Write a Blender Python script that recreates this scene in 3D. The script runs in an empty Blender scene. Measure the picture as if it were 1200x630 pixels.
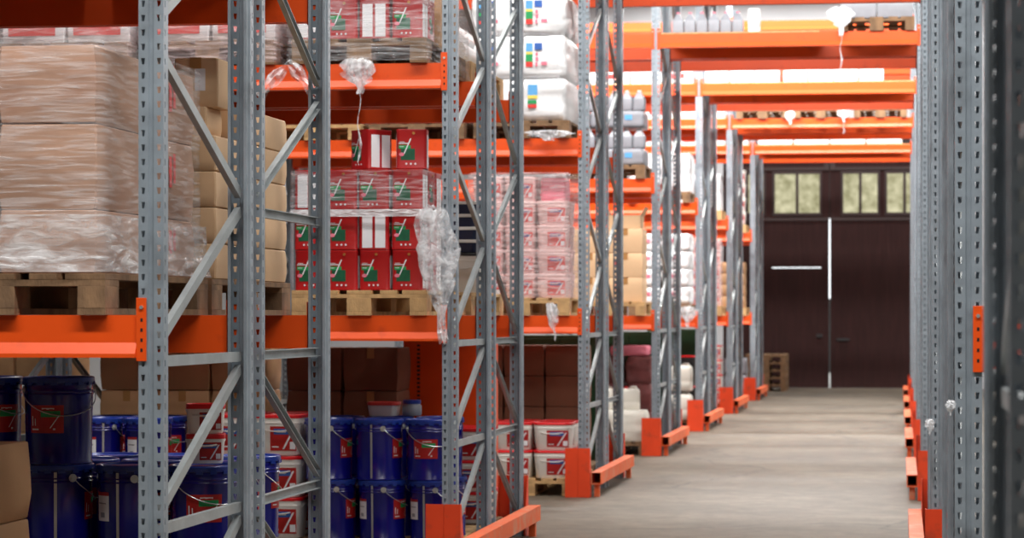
import bpy, bmesh, math, random
from mathutils import Vector, Matrix, noise
PI = math.pi
random.seed(7)
SC = bpy.context.scene
COL = SC.collection

# ------------------------------------------------------------------ materials
def lin(c):
    return tuple(((v / 255) / 12.92 if v / 255 <= .04045 else ((v / 255 + .055) / 1.055) ** 2.4) for v in c) + (1,)

def new_mat(name):
    m = bpy.data.materials.new(name); m.use_nodes = True
    nt = m.node_tree
    return m, nt, nt.nodes['Principled BSDF']

def mat(name, rgb, rough=.5, metal=0., var=.12, scale=6., bump=0., bscale=40., spec=.5, stretch=(1, 1, 1), dirt=None, dscale=3., dlo=.55, dhi=.75):
    """plain surface with soft procedural colour variation, optional dirt patches and bump"""
    m, nt, b = new_mat(name)
    tc = nt.nodes.new('ShaderNodeTexCoord'); mp = nt.nodes.new('ShaderNodeMapping')
    oi = nt.nodes.new('ShaderNodeObjectInfo')
    ad = nt.nodes.new('ShaderNodeVectorMath'); ad.operation = 'ADD'
    sc_ = nt.nodes.new('ShaderNodeVectorMath'); sc_.operation = 'SCALE'; sc_.inputs['Scale'].default_value = 1.0
    cmb = nt.nodes.new('ShaderNodeCombineXYZ'); ml = nt.nodes.new('ShaderNodeMath'); ml.operation = 'MULTIPLY'; ml.inputs[1].default_value = 37.
    nt.links.new(oi.outputs['Random'], ml.inputs[0]); nt.links.new(ml.outputs[0], cmb.inputs[0]); nt.links.new(ml.outputs[0], cmb.inputs[2])
    nt.links.new(tc.outputs['Object'], ad.inputs[0]); nt.links.new(cmb.outputs[0], ad.inputs[1])
    nt.links.new(ad.outputs[0], mp.inputs['Vector']); mp.inputs['Scale'].default_value = stretch
    nz = nt.nodes.new('ShaderNodeTexNoise'); nz.inputs['Scale'].default_value = scale; nz.inputs['Detail'].default_value = 5
    nt.links.new(mp.outputs[0], nz.inputs['Vector'])
    cr = nt.nodes.new('ShaderNodeValToRGB')
    c = lin(rgb)
    cr.color_ramp.elements[0].position = .3; cr.color_ramp.elements[1].position = .7
    cr.color_ramp.elements[0].color = tuple(max(0, v * (1 - var)) for v in c[:3]) + (1,)
    cr.color_ramp.elements[1].color = tuple(min(1, v * (1 + var)) for v in c[:3]) + (1,)
    nt.links.new(nz.outputs['Fac'], cr.inputs['Fac'])
    out = cr.outputs['Color']
    if dirt:
        n2 = nt.nodes.new('ShaderNodeTexNoise'); n2.inputs['Scale'].default_value = dscale; n2.inputs['Detail'].default_value = 8
        nt.links.new(ad.outputs[0], n2.inputs['Vector'])
        r2 = nt.nodes.new('ShaderNodeMapRange'); r2.inputs[1].default_value = dlo; r2.inputs[2].default_value = dhi
        nt.links.new(n2.outputs['Fac'], r2.inputs[0])
        mx = nt.nodes.new('ShaderNodeMix'); mx.data_type = 'RGBA'
        nt.links.new(r2.outputs[0], mx.inputs[0]); nt.links.new(out, mx.inputs[6]); mx.inputs[7].default_value = lin(dirt)
        out = mx.outputs[2]
    nt.links.new(out, b.inputs['Base Color'])
    b.inputs['Roughness'].default_value = rough; b.inputs['Metallic'].default_value = metal
    b.inputs['Specular IOR Level'].default_value = spec
    if bump:
        n3 = nt.nodes.new('ShaderNodeTexNoise'); n3.inputs['Scale'].default_value = bscale; n3.inputs['Detail'].default_value = 4
        nt.links.new(mp.outputs[0], n3.inputs['Vector'])
        bp = nt.nodes.new('ShaderNodeBump'); bp.inputs['Strength'].default_value = bump; bp.inputs['Distance'].default_value = .01
        nt.links.new(n3.outputs['Fac'], bp.inputs['Height']); nt.links.new(bp.outputs[0], b.inputs['Normal'])
    return m

def film_mat(name, lo, hi, rgb=(238, 240, 244), stretch=(1.2, 1.2, 14), scale=5., rough=.16, bump=.6):
    """clear stretch film: mostly see-through, whitish streaks and glossy wrinkles"""
    m, nt, b = new_mat(name)
    tc = nt.nodes.new('ShaderNodeTexCoord'); mp = nt.nodes.new('ShaderNodeMapping'); mp.inputs['Scale'].default_value = stretch
    mp.inputs['Rotation'].default_value = (.12, .2, .0)
    nt.links.new(tc.outputs['Object'], mp.inputs['Vector'])
    nz = nt.nodes.new('ShaderNodeTexNoise'); nz.inputs['Scale'].default_value = scale; nz.inputs['Detail'].default_value = 6; nz.inputs['Distortion'].default_value = .6
    nt.links.new(mp.outputs[0], nz.inputs['Vector'])
    rg = nt.nodes.new('ShaderNodeMapRange'); rg.inputs[1].default_value = .42; rg.inputs[2].default_value = .72
    rg.inputs[3].default_value = lo; rg.inputs[4].default_value = hi
    nt.links.new(nz.outputs['Fac'], rg.inputs[0])
    bp = nt.nodes.new('ShaderNodeBump'); bp.inputs['Strength'].default_value = bump; bp.inputs['Distance'].default_value = .02
    nt.links.new(nz.outputs['Fac'], bp.inputs['Height']); nt.links.new(bp.outputs[0], b.inputs['Normal'])
    b.inputs['Base Color'].default_value = lin(rgb); b.inputs['Roughness'].default_value = rough
    b.inputs['Specular IOR Level'].default_value = .8
    tr = nt.nodes.new('ShaderNodeBsdfTransparent'); tr.inputs[0].default_value = (.97, .97, .97, 1)
    mx = nt.nodes.new('ShaderNodeMixShader')
    nt.links.new(rg.outputs[0], mx.inputs[0]); nt.links.new(tr.outputs[0], mx.inputs[1]); nt.links.new(b.outputs[0], mx.inputs[2])
    nt.links.new(mx.outputs[0], nt.nodes['Material Output'].inputs['Surface'])
    return m

def emit_mat(name, rgb, strength, dirt=False):
    m, nt, b = new_mat(name)
    em = nt.nodes.new('ShaderNodeEmission'); em.inputs[1].default_value = strength; em.inputs[0].default_value = lin(rgb)
    if dirt:
        tc = nt.nodes.new('ShaderNodeTexCoord')
        nz = nt.nodes.new('ShaderNodeTexNoise'); nz.inputs['Scale'].default_value = 5; nz.inputs['Detail'].default_value = 6
        nt.links.new(tc.outputs['Object'], nz.inputs['Vector'])
        cr = nt.nodes.new('ShaderNodeValToRGB'); cr.color_ramp.elements[0].position = .3; cr.color_ramp.elements[1].position = .68
        c = lin(rgb); cr.color_ramp.elements[0].color = (c[0] * .42, c[1] * .42, c[2] * .34, 1); cr.color_ramp.elements[1].color = c
        nt.links.new(nz.outputs['Fac'], cr.inputs[0]); nt.links.new(cr.outputs[0], em.inputs[0])
    nt.links.new(em.outputs[0], nt.nodes['Material Output'].inputs['Surface'])
    return m

M = dict(
    steel=mat('galvanised_steel', (143, 153, 162), .42, .3, .14, 9, .08, 60, dirt=(96, 100, 104), dscale=4, dlo=.58, dhi=.8),
    brace=mat('galvanised_brace', (152, 158, 160), .42, .3, .16, 8, .06, 50),
    zinc=mat('bright_zinc', (200, 202, 200), .3, .7),
    dark=mat('dark_hole', (14, 12, 12), .9, 0, 0),
    orange=mat('orange_paint', (226, 79, 16), .42, 0, .06, 2.5, .04, 30, spec=.4, dirt=(176, 52, 22), dscale=6, dlo=.62, dhi=.85),
    guard=mat('orange_guard_paint', (214, 66, 30), .5, 0, .08, 4, .08, 30, spec=.3, dirt=(150, 62, 44), dscale=9, dlo=.56, dhi=.8),
    rail=mat('scuffed_orange_paint', (220, 96, 48), .55, 0, .1, 5, .1, 40, spec=.3, dirt=(198, 140, 112), dscale=8, dlo=.5, dhi=.75, stretch=(1, .3, 1)),
    wood=mat('pallet_wood', (192, 154, 106), .8, 0, .25, 5, .3, 40, stretch=(3, 3, 1), dirt=(120, 88, 56), dscale=5, dlo=.55, dhi=.8),
    wood_old=mat('weathered_pallet_wood', (128, 98, 70), .85, 0, .3, 5, .3, 40, stretch=(3, 3, 1), dirt=(70, 52, 38), dscale=5, dlo=.5, dhi=.8),
    kraft=mat('kraft_cardboard', (186, 144, 104), .75, 0, .06, 3, .1, 30, dirt=(160, 118, 82), dscale=3),
    kraft_light=mat('light_kraft_cardboard', (208, 172, 134), .75, 0, .06, 3, .1, 30),
    kraft_pink=mat('rosy_kraft_cardboard', (178, 138, 114), .75, 0, .07, 3, .1, 30, dirt=(164, 120, 98), dscale=2.5),
    kraft_dark=mat('dark_brown_cardboard', (118, 72, 52), .8, 0, .08, 3, .1, 30),
    tape=mat('tan_packing_tape', (168, 122, 72), .3, 0, .08),
    tape_clear=mat('pale_packing_tape', (206, 176, 142), .25, 0, .06),
    blue=mat('blue_enamel', (14, 14, 112), .2, 0, .06, 3, spec=.6),
    blue_lid=mat('blue_lid_enamel', (26, 52, 138), .3, 0, .08, 3, spec=.6),
    red=mat('red_tin', (164, 15, 18), .34, 0, .05, 3, spec=.6),
    red_dark=mat('red_label', (168, 26, 24), .45, 0, .08),
    red_lid=mat('red_plastic', (216, 26, 34), .35, 0, .05),
    red_pale=mat('washed_red_print', (206, 52, 46), .5, 0, .08),
    pink=mat('pink_print', (224, 120, 140), .6, 0, .1),
    white=mat('white_plastic', (226, 222, 216), .4, 0, .04),
    white_film=mat('white_wrapped_pack', (232, 232, 234), .32, 0, .06, 6, .5, 14),
    white_paper=mat('white_paper', (222, 222, 226), .6, 0, .04),
    tub_pink=mat('pale_pink_plastic', (232, 196, 194), .4, 0, .06),
    milk=mat('milky_plastic', (222, 218, 208), .35, 0, .05),
    greyplastic=mat('grey_translucent_plastic', (142, 144, 152), .35, 0, .1, 8, .15, 20),
    green=mat('dark_green_print', (14, 84, 56), .45, 0, .2, 20),
    green_lit=mat('bright_green_print', (30, 150, 84), .45, 0, .1),
    green_dark=mat('dark_green_enamel', (12, 62, 34), .5, 0, .1),
    navy=mat('navy_plastic', (34, 44, 72), .4, 0, .1),
    bluetxt=mat('blue_print', (48, 92, 168), .5, 0, .1),
    sky=mat('light_blue_print', (90, 160, 214), .5, 0, .1),
    yellow=mat('yellow_print', (232, 206, 92), .5, 0, .1),
    black=mat('black_plastic', (24, 24, 26), .4, 0, .1),
    gold=mat('brass_cap', (176, 130, 70), .35, .6),
    maroon=mat('maroon_sack', (112, 58, 58), .7, 0, .25, 9, .4, 18),
    wire=mat('galvanised_wire', (190, 190, 192), .3, .7),
    film=film_mat('clear_stretch_film', .03, .36),
    film_thick=film_mat('thick_stretch_film', .3, .85, scale=7, stretch=(2, 2, 5)),
    film_loose=film_mat('loose_stretch_film', .1, .62, scale=6, stretch=(1.5, 1.5, 5)),
    film_edge=film_mat('gathered_film_edge', .6, 1., scale=9, stretch=(2, 2, 5)),
    film_bunch=film_mat('crumpled_stretch_film', .12, .85, scale=14, stretch=(1, 1, 1), rough=.12, bump=1.),
    film_pink=film_mat('pale_pink_stretch_film', .12, .5, (248, 226, 226), stretch=(1.2, 1.2, 9)),
    door=mat('dark_brown_boards', (46, 25, 24), .7, 0, .18, 3, .15, 30, spec=.15, stretch=(6, 6, .6)),
    door_trim=mat('dark_brown_frame', (42, 23, 22), .6, 0, .15, 3),
    pane=emit_mat('daylit_dirty_glass', (230, 224, 186), .8, True),
    wall=mat('painted_wall', (112, 112, 112), .8, 0, .05, 1, .1, 20),
    wall_pale=mat('pale_painted_wall', (190, 192, 196), .8, 0, .05, 1, .1, 20),
    ceil=mat('ceiling_sheet', (130, 130, 128), .85, 0, .04, 1),
    lamp=emit_mat('lamp_tube', (255, 252, 244), 6.),
    yard=mat('yard_ground', (176, 174, 168), .9, 0, .1, 2),
    fence=mat('yard_fence', (52, 50, 48), .8, 0, .2, 3),
)

def floor_mat():
    m, nt, b = new_mat('worn_concrete')
    tc = nt.nodes.new('ShaderNodeTexCoord')
    def nz(scale, det, st=(1, 1, 1), dist=0.):
        mp = nt.nodes.new('ShaderNodeMapping'); mp.inputs['Scale'].default_value = st
        nt.links.new(tc.outputs['Object'], mp.inputs[0])
        n = nt.nodes.new('ShaderNodeTexNoise'); n.inputs['Scale'].default_value = scale; n.inputs['Detail'].default_value = det
        n.inputs['Distortion'].default_value = dist
        nt.links.new(mp.outputs[0], n.inputs['Vector']); return n
    a = nz(.9, 12, (.8, .8, 1)); c = nz(5.5, 14, (.8, .8, 1), .8); d = nz(22, 6)
    cr = nt.nodes.new('ShaderNodeValToRGB')
    e = cr.color_ramp.elements
    e[0].position = .30; e[0].color = lin((58, 49, 39)); e[1].position = .72; e[1].color = lin((117, 107, 92))
    x = cr.color_ramp.elements.new(.5); x.color = lin((88, 78, 65))
    mx = nt.nodes.new('ShaderNodeMix'); mx.data_type = 'FLOAT'; mx.inputs[0].default_value = .45
    nt.links.new(a.outputs['Fac'], mx.inputs[2]); nt.links.new(c.outputs['Fac'], mx.inputs[3])
    mx2 = nt.nodes.new('ShaderNodeMix'); mx2.data_type = 'FLOAT'; mx2.inputs[0].default_value = .18
    nt.links.new(mx.outputs[0], mx2.inputs[2]); nt.links.new(d.outputs['Fac'], mx2.inputs[3])
    nt.links.new(mx2.outputs[0], cr.inputs[0])
    vo = nt.nodes.new('ShaderNodeTexVoronoi'); vo.feature = 'DISTANCE_TO_EDGE'; vo.inputs['Scale'].default_value = .35
    w = nz(1.3, 5); va = nt.nodes.new('ShaderNodeVectorMath'); va.operation = 'MULTIPLY_ADD'; va.inputs[1].default_value = (.9, .9, 0)
    nt.links.new(w.outputs['Color'], va.inputs[0]); nt.links.new(tc.outputs['Object'], va.inputs[2]); nt.links.new(va.outputs[0], vo.inputs['Vector'])
    mr = nt.nodes.new('ShaderNodeMapRange'); mr.inputs[1].default_value = .0; mr.inputs[2].default_value = .012; mr.inputs[3].default_value = .75; mr.inputs[4].default_value = 0
    nt.links.new(vo.outputs[0], mr.inputs[0])
    mk = nt.nodes.new('ShaderNodeMix'); mk.data_type = 'RGBA'; nt.links.new(mr.outputs[0], mk.inputs[0]); nt.links.new(cr.outputs[0], mk.inputs[6]); mk.inputs[7].default_value = lin((48, 42, 36))
    nt.links.new(mk.outputs[2], b.inputs['Base Color'])
    b.inputs['Roughness'].default_value = .62
    bp = nt.nodes.new('ShaderNodeBump'); bp.inputs['Strength'].default_value = .25; bp.inputs['Distance'].default_value = .01
    nt.links.new(c.outputs['Fac'], bp.inputs['Height']); nt.links.new(bp.outputs[0], b.inputs['Normal'])
    return m
M['floor'] = floor_mat()

# ------------------------------------------------------------------ mesh helpers
class MB:
    def __init__(s): s.v, s.f = [], []
    def add(s, vs, fs):
        b = len(s.v); s.v += [tuple(v) for v in vs]; s.f += [tuple(i + b for i in f) for f in fs]; return s
    def box(s, x0, x1, y0, y1, z0, z1):
        v = [(x, y, z) for x in (x0, x1) for y in (y0, y1) for z in (z0, z1)]
        return s.add(v, [(0, 1, 3, 2), (4, 6, 7, 5), (0, 4, 5, 1), (2, 3, 7, 6), (0, 2, 6, 4), (1, 5, 7, 3)])
    def prism(s, poly, a, b, axis='x'):
        """poly of 2-D points swept along axis from a to b"""
        def p(u, v, t): return {'x': (t, u, v), 'y': (u, t, v), 'z': (u, v, t)}[axis]
        n = len(poly)
        return s.add([p(u, v, a) for u, v in poly] + [p(u, v, b) for u, v in poly],
                     [tuple(range(n))[::-1], tuple(range(n, 2 * n))] + [(i, (i + 1) % n, n + (i + 1) % n, n + i) for i in range(n)])
    def lathe(s, prof, n=24, cx=0, cy=0):
        vs, fs = [], []
        for r, z in prof:
            for k in range(n):
                a = 2 * PI * k / n; vs.append((cx + r * math.cos(a), cy + r * math.sin(a), z))
        for i in range(len(prof) - 1):
            for k in range(n):
                a, b_ = i * n + k, i * n + (k + 1) % n
                fs.append((a, b_, b_ + n, a + n))
        fs.append(tuple(range(n))[::-1]); fs.append(tuple((len(prof) - 1) * n + k for k in range(n)))
        return s.add(vs, fs)
    def loft(s, rings):
        n = len(rings[0]); vs = [p for r in rings for p in r]; fs = []
        for i in range(len(rings) - 1):
            for k in range(n):
                a, b_ = i * n + k, i * n + (k + 1) % n
                fs.append((a, b_, b_ + n, a + n))
        fs.append(tuple(range(n))[::-1]); fs.append(tuple((len(rings) - 1) * n + k for k in range(n)))
        return s.add(vs, fs)
    def tube(s, pts, r, n=6):
        pts = [Vector(p) for p in pts]; rings = []
        for i, p in enumerate(pts):
            t = (pts[min(i + 1, len(pts) - 1)] - pts[max(i - 1, 0)]).normalized()
            u = t.cross(Vector((0, 0, 1)) if abs(t.z) < .9 else Vector((1, 0, 0))).normalized(); w = t.cross(u)
            rr = r[i] if isinstance(r, (list, tuple)) else r
            rings.append([p + u * rr * math.cos(2 * PI * k / n) + w * rr * math.sin(2 * PI * k / n) for k in range(n)])
        return s.loft(rings)
    def mesh(s, name, smooth=None, bevel=0., merge=False):
        me = bpy.data.meshes.new(name); me.from_pydata(s.v, [], s.f)
        bm = bmesh.new(); bm.from_mesh(me)
        if merge: bmesh.ops.remove_doubles(bm, verts=bm.verts, dist=1e-5)
        bmesh.ops.recalc_face_normals(bm, faces=bm.faces)
        if bevel:
            bmesh.ops.bevel(bm, geom=[e for e in bm.edges if e.calc_face_angle(0) > .5], offset=bevel, segments=2, profile=.5, affect='EDGES')
        bm.to_mesh(me); bm.free()
        if smooth is not None:
            me.polygons.foreach_set('use_smooth', [True] * len(me.polygons))
            me.set_sharp_from_angle(angle=math.radians(smooth))
        return me

CACHE = {}
def cached(key, fn):
    if key not in CACHE: CACHE[key] = fn()
    return CACHE[key]

def link(name, me, parent=None, loc=(0, 0, 0), rz=0., m=None):
    o = bpy.data.objects.new(name, me); COL.objects.link(o)
    if me is not None and m is not None and not me.materials: me.materials.append(m)
    o.location = loc; o.rotation_euler = (0, 0, rz)
    if parent: o.parent = parent
    return o

def tag(o, label, cat, group=None):
    o['label'] = label; o['category'] = cat; o['kind'] = 'thing'
    if group: o['group'] = group
    return o

def empty(name, loc=(0, 0, 0), rz=0.):
    return link(name, None, None, loc, rz)

def part(name, key, fn, m, parent, loc=(0, 0, 0), rz=0.):
    return link(name, cached((key, m.name), fn), parent, loc, rz, m)

def struct(name, mb, m, parent=None, loc=(0, 0, 0), **k):
    o = link(name, mb.mesh(name, **k), parent, loc, 0, m)
    if not parent: o['kind'] = 'structure'
    return o

def rrect(w, d, r, n=4):
    pts = []
    for cx, cy, a0 in ((w / 2 - r, d / 2 - r, 0), (-w / 2 + r, d / 2 - r, 90), (-w / 2 + r, -d / 2 + r, 180), (w / 2 - r, -d / 2 + r, 270)):
        for k in range(n + 1):
            a = math.radians(a0 + 90 * k / n); pts.append((cx + r * math.cos(a), cy + r * math.sin(a)))
    return pts

def patch(r0, r1, z0, z1, a0, a1, off=.0012, n=8):
    """curved label patch on a (tapered) round body, angles in degrees, -90 faces the front"""
    mb = MB(); vs = []
    for z, r in ((z0, r0), (z1, r1)):
        for k in range(n + 1):
            a = math.radians(a0 + (a1 - a0) * k / n); vs.append(((r + off) * math.cos(a), (r + off) * math.sin(a), z))
    return mb.add(vs, [(k, k + 1, n + 2 + k, n + 1 + k) for k in range(n)])

# ------------------------------------------------------------------ racking
ROWY = [7.75, 13.10, 18.77, 24.40, 29.70, 35.05, 40.60]
ORD = ['nearest', 'second', 'third', 'fourth', 'fifth', 'sixth', 'farthest']
FD, GAP = 1.12, .12
XL, XL2, XR = -2.585, -5.375, .225
LEV = {1: 1.345, 2: 2.805, 3: 4.34, 4: 5.83}
BH = .148
POSTH = 6.35

def post_mesh():
    p = .05; nrow = int(POSTH / p)
    path = [(-.045, 0), (-.010, 0), (-.006, .007), (.006, .007), (.010, 0), (.045, 0)]
    zs = []
    for i in range(nrow): zs += [i * p, i * p + .014, i * p + .036]
    zs.append(nrow * p)
    V, F = {}, []
    vl = []
    def vid(x, y, z):
        k = (round(x, 5), round(y, 5), round(z, 5))
        if k not in V: V[k] = len(vl); vl.append(k)
        return V[k]
    def strip(a, b, hole=None, taper=0.):
        L = math.hypot(b[0] - a[0], b[1] - a[1]); us = [0, L]
        if hole: us = [0, hole[0], hole[1], L]
        def pt(j, zi):
            u = us[j]
            if hole and zi % 3 == 1 and taper:
                u += taper if j == 1 else (-taper if j == 2 else 0)
            return vid(a[0] + (b[0] - a[0]) * u / L, a[1] + (b[1] - a[1]) * u / L, zs[zi])
        for zi in range(len(zs) - 1):
            for j in range(len(us) - 1):
                if hole and j == 1 and zi % 3 == 1: continue
                F.append((pt(j, zi), pt(j + 1, zi), pt(j + 1, zi + 1), pt(j, zi + 1)))
    strip(path[0], path[1], (.009, .024), .003); strip(path[1], path[2]); strip(path[2], path[3]); strip(path[3], path[4]); strip(path[4], path[5], (.011, .026), .003)
    for sx in (1, -1):
        strip((sx * .045, 0), (sx * .045, .042), (.014, .023)); strip((sx * .045, .042), (sx * .038, .05)); strip((sx * .038, .05), (sx * .038, .072)); strip((sx * .038, .072), (sx * .026, .072))
    me = bpy.data.meshes.new('post'); me.from_pydata(vl, [], F)
    bm = bmesh.new(); bm.from_mesh(me); bmesh.ops.recalc_face_normals(bm, faces=bm.faces)
    bmesh.ops.solidify(bm, geom=list(bm.faces), thickness=.0024)
    bmesh.ops.recalc_face_normals(bm, faces=bm.faces)
    bm.to_mesh(me); bm.free()
    return me

def brace_mesh(y0, z0, y1, z1):
    a, b = Vector((0, y0, z0)), Vector((0, y1, z1)); d = (b - a); L = d.length; d.normalize()
    n = Vector((1, 0, 0)).cross(d)
    w, t, h = .019, .003, .024
    prof = [(h / 2, -w), (h / 2, w), (-h / 2, w), (-h / 2, w - t), (h / 2 - t, w - t), (h / 2 - t, -w + t), (-h / 2, -w + t), (-h / 2, -w)]
    mb = MB(); k = len(prof)
    vs = [a + Vector((1, 0, 0)) * u + n * v for u, v in prof] + [b + Vector((1, 0, 0)) * u + n * v for u, v in prof]
    mb.add(vs, [tuple(range(k))[::-1], tuple(range(k, 2 * k))] + [(i, (i + 1) % k, k + (i + 1) % k, k + i) for i in range(k)])
    return mb.mesh('brace')

FY, RY = .058, FD - .058
BR = [('H', .14), ('H', .74), ('H', 1.33)]
DIAG = [(FY, .19, RY, .69), (FY, .79, RY, 1.28), (FY, 1.39, RY, 1.90), (RY, 1.97, FY, 2.43), (FY, 2.53, RY, 3.02), (RY, 3.09, FY, 3.55), (FY, 3.65, RY, 4.14), (RY, 4.21, FY, 4.67), (FY, 4.77, RY, 5.26), (RY, 5.33, FY, 5.79)]

def upright_frame(x, y, rz, label, short=False, alt=False):
    t = tag(empty('upright_frame', (x, y, 0), rz), label, 'rack frame', 'grey perforated upright frames of the racks')
    part('post', 'post', post_mesh, M['steel'], t)
    part('post', 'post', post_mesh, M['steel'], t, (0, FD, 0), PI)
    hs = [.14, .74, 1.33] + ([1.91] if alt else [])
    for z in hs: part('brace', ('h', z), lambda z=z: brace_mesh(FY - .01, z, RY + .01, z), M['brace'], t)
    for i, d in enumerate(DIAG):
        if alt and i == 2: continue
        if short and i > 5: continue
        part('brace', ('d', i), lambda d=d: brace_mesh(*d), M['brace'], t)
    for yy in (.036, FD - .036):
        part('foot_plate', 'foot', lambda: MB().box(-.047, .047, -.036, .045, 0, .006).mesh('foot_plate'), M['steel'], t, (0, yy, 0))
    return t

def beam_mesh(L):
    prof = [(0, BH), (0, .052), (-.020, .014), (-.020, 0), (.05, 0), (.05, BH)]
    return MB().prism(prof, .003, L - .003).mesh('shelf_beam')

def conn_mesh():
    mb = MB().box(-.034, .0025, -.0075, -.0035, -.012, .208)
    mb.box(-.0005, .0025, -.0035, .05, -.012, .208)
    return mb.mesh('connector', bevel=.0008)

def shelf_beam(x0, L, y, z, rear, label, group, m='orange'):
    """beam seen from the front at y; rear ones are turned round"""
    x0 += .003; L -= .006
    o = link('shelf_beam', cached(('beam', round(L, 3)), lambda: beam_mesh(L)), None, (x0, y, z) if not rear else (x0 + L, y, z), PI if rear else 0, M[m])
    tag(o, label, 'rack beam', group)
    for s in (0, 1):
        if s == 0:
            c = part('connector', 'connL', conn_mesh, M[m], o, (0.0005, 0, 0))
        else:
            def mir():
                mb = MB().box(-.0025, .034, -.0075, -.0035, -.012, .208); mb.box(-.0025, .0005, -.0035, .05, -.012, .208)
                return mb.mesh('connector', bevel=.0008)
            c = part('connector', 'connR', mir, M[m], o, (L - .0005, 0, 0))
        sx = -.017 if s == 0 else .017
        def slots(sx=sx):
            mb = MB()
            for zz in (.02, .055, .09, .125): mb.box(sx - .004, sx + .004, -.0081, -.0074, zz, zz + .012)
            return mb.mesh('hook_slot')
        part('hook_slot', ('slots', s), slots, M['dark'], c)
        part('bolt', 'bolt', lambda: MB().prism([(.007 * math.cos(k * PI / 3), .007 * math.sin(k * PI / 3)) for k in range(6)], -.013, -.007, 'y').mesh('bolt'), M['zinc'], c, (sx, 0, .175))
    return o

def guard_plate_mesh(mirror):
    mb = MB(); w, h, t = .205, .405, .005
    mb.box(0, w * .52 - .0015, 0, t, 0, h); mb.box(w * .52 + .0015, w, 0, t, 0, h); mb.box(.01, w - .01, t, t + .004, 0.0, h - .01)
    for x in (0, w - t):
        mb.prism([(t, 0), (.125, 0), (.125, .11), (.03, h), (t, h)], x, x + t, 'x')
    mb.box(0, w, .0, .032, 0, .006)
    return mb.mesh('corner_guard')

def rack_guard(xl, y, side, label, shift=0.):
    """floor guard round a rack end: one folded plate in front, one behind, a tube rail along the aisle. side +1: aisle lies at +x"""
    t = tag(empty('rack_end_guard', (xl, y, 0)), label, 'rack guard', 'orange floor guards round the rack ends')
    w = .205
    xa = side * (.056 + shift)                    # aisle-side edge relative to the post centre
    x0 = xa - w if side > 0 else xa
    part('corner_guard', 'gp', lambda: guard_plate_mesh(0), M['guard'], t, (x0, -.04, 0))
    part('corner_guard', 'gp', lambda: guard_plate_mesh(0), M['guard'], t, (x0 + w, 2 * FD + GAP + .04, 0), PI)
    def rail():
        mb = MB(); L0, L1 = .015, 2 * FD + GAP + .02
        a, b, z0, z1, k = 0, .085, .105, .205, .006
        mb.prism([(a, z0), (b, z0), (b, z0 + k), (a, z0 + k)], L0, L1, 'y'); mb.prism([(a, z1 - k), (b, z1 - k), (b, z1), (a, z1)], L0, L1, 'y')
        mb.box(a, a + k, L0, L1, z0 + k, z1 - k); mb.box(b - k, b, L0, L1, z0 + k, z1 - k); mb.box(a + k, b - k, L0 + .05, L1 - .05, z0 + k, z0 + k + .002)
        for yy in (.06, L1 - .11): mb.box(.02, .065, yy, yy + .05, 0, z0)
        return mb.mesh('rail')
    part('rail', 'rail', rail, M['rail'], t, (xa + (.002 if side > 0 else -.087), 0, 0))
    return t

for r, y in enumerate(ROWY):
    n = ORD[r]
    for half, (yy, rz) in enumerate(((y, 0), (y + 2 * FD + GAP, PI))):
        hf = 'front' if half == 0 else 'back'
        upright_frame(XL, yy, rz, f'grey perforated upright frame on the left aisle edge, {hf} half of the {n} rack row', alt=(r == 0 and half == 1))
        upright_frame(XL2, yy, rz, f'grey upright frame one bay left of the aisle, {hf} half of {n} row')
        upright_frame(XR, yy, rz, f'grey perforated upright frame on the right aisle edge, {hf} half of the {n} rack row')
    ys = ((y, False, 'front'), (y + FD, True, 'second'), (y + FD + GAP, False, 'third'), (y + 2 * FD + GAP, True, 'rear'))
    for yy, rear, nm in ys:
        for lv in (1, 2, 3, 4):
            lvn = {1: 'lowest', 2: 'second', 3: 'third', 4: 'top'}[lv]
            if lv <= 2 or (lv == 3 and r >= 2) or (lv == 4 and r >= 5):
                shelf_beam(XL2 + .045, XL - XL2 - .09, yy, LEV[lv], rear, f'orange {lvn} shelf beam of the {n} rack row left of the aisle, {nm} of four', 'orange beams of the left rack bays')
            if (lv == 3 and r >= 2) or (lv == 4 and r >= 5):
                shelf_beam(XL + .045, XR - XL - .09, yy, LEV[lv], rear, f'orange {lvn} beam bridging over the aisle at the {n} rack row, {nm} of four', 'orange beams bridging over the aisle')
        if r == 0 and nm in ('front', 'second'):
            for lv, lvn in ((1, 'lowest'), (2, 'second')):
                shelf_beam(XR + .045, 2.70, yy, LEV[lv] - .03, rear, f'orange {lvn} shelf beam right of the aisle at the {n} rack row, {nm} one', 'orange beams of the right rack bay')
    if r >= 0:
        rack_guard(XL, y, 1, f'orange floor guard at the foot of the {n} rack row, left of the aisle', .015 if r == 1 else .0)
        rack_guard(XR, y, -1, f'orange floor guard at the foot of the {n} rack row, right of the aisle', .03)
# the rack row the camera stands beside on the right: only its back half reaches into the picture
upright_frame(XR - .014, 2.35 + 2 * FD + GAP, PI, 'dark blurred upright frame closest to the camera at the right edge')
for r in (1,):
    for xx in (XR + 2.79,):
        for half, (yy, rz) in enumerate(((ROWY[0], 0),)):
            upright_frame(xx, yy, rz, 'grey upright frame one bay right of the aisle in the nearest rack row')

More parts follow.
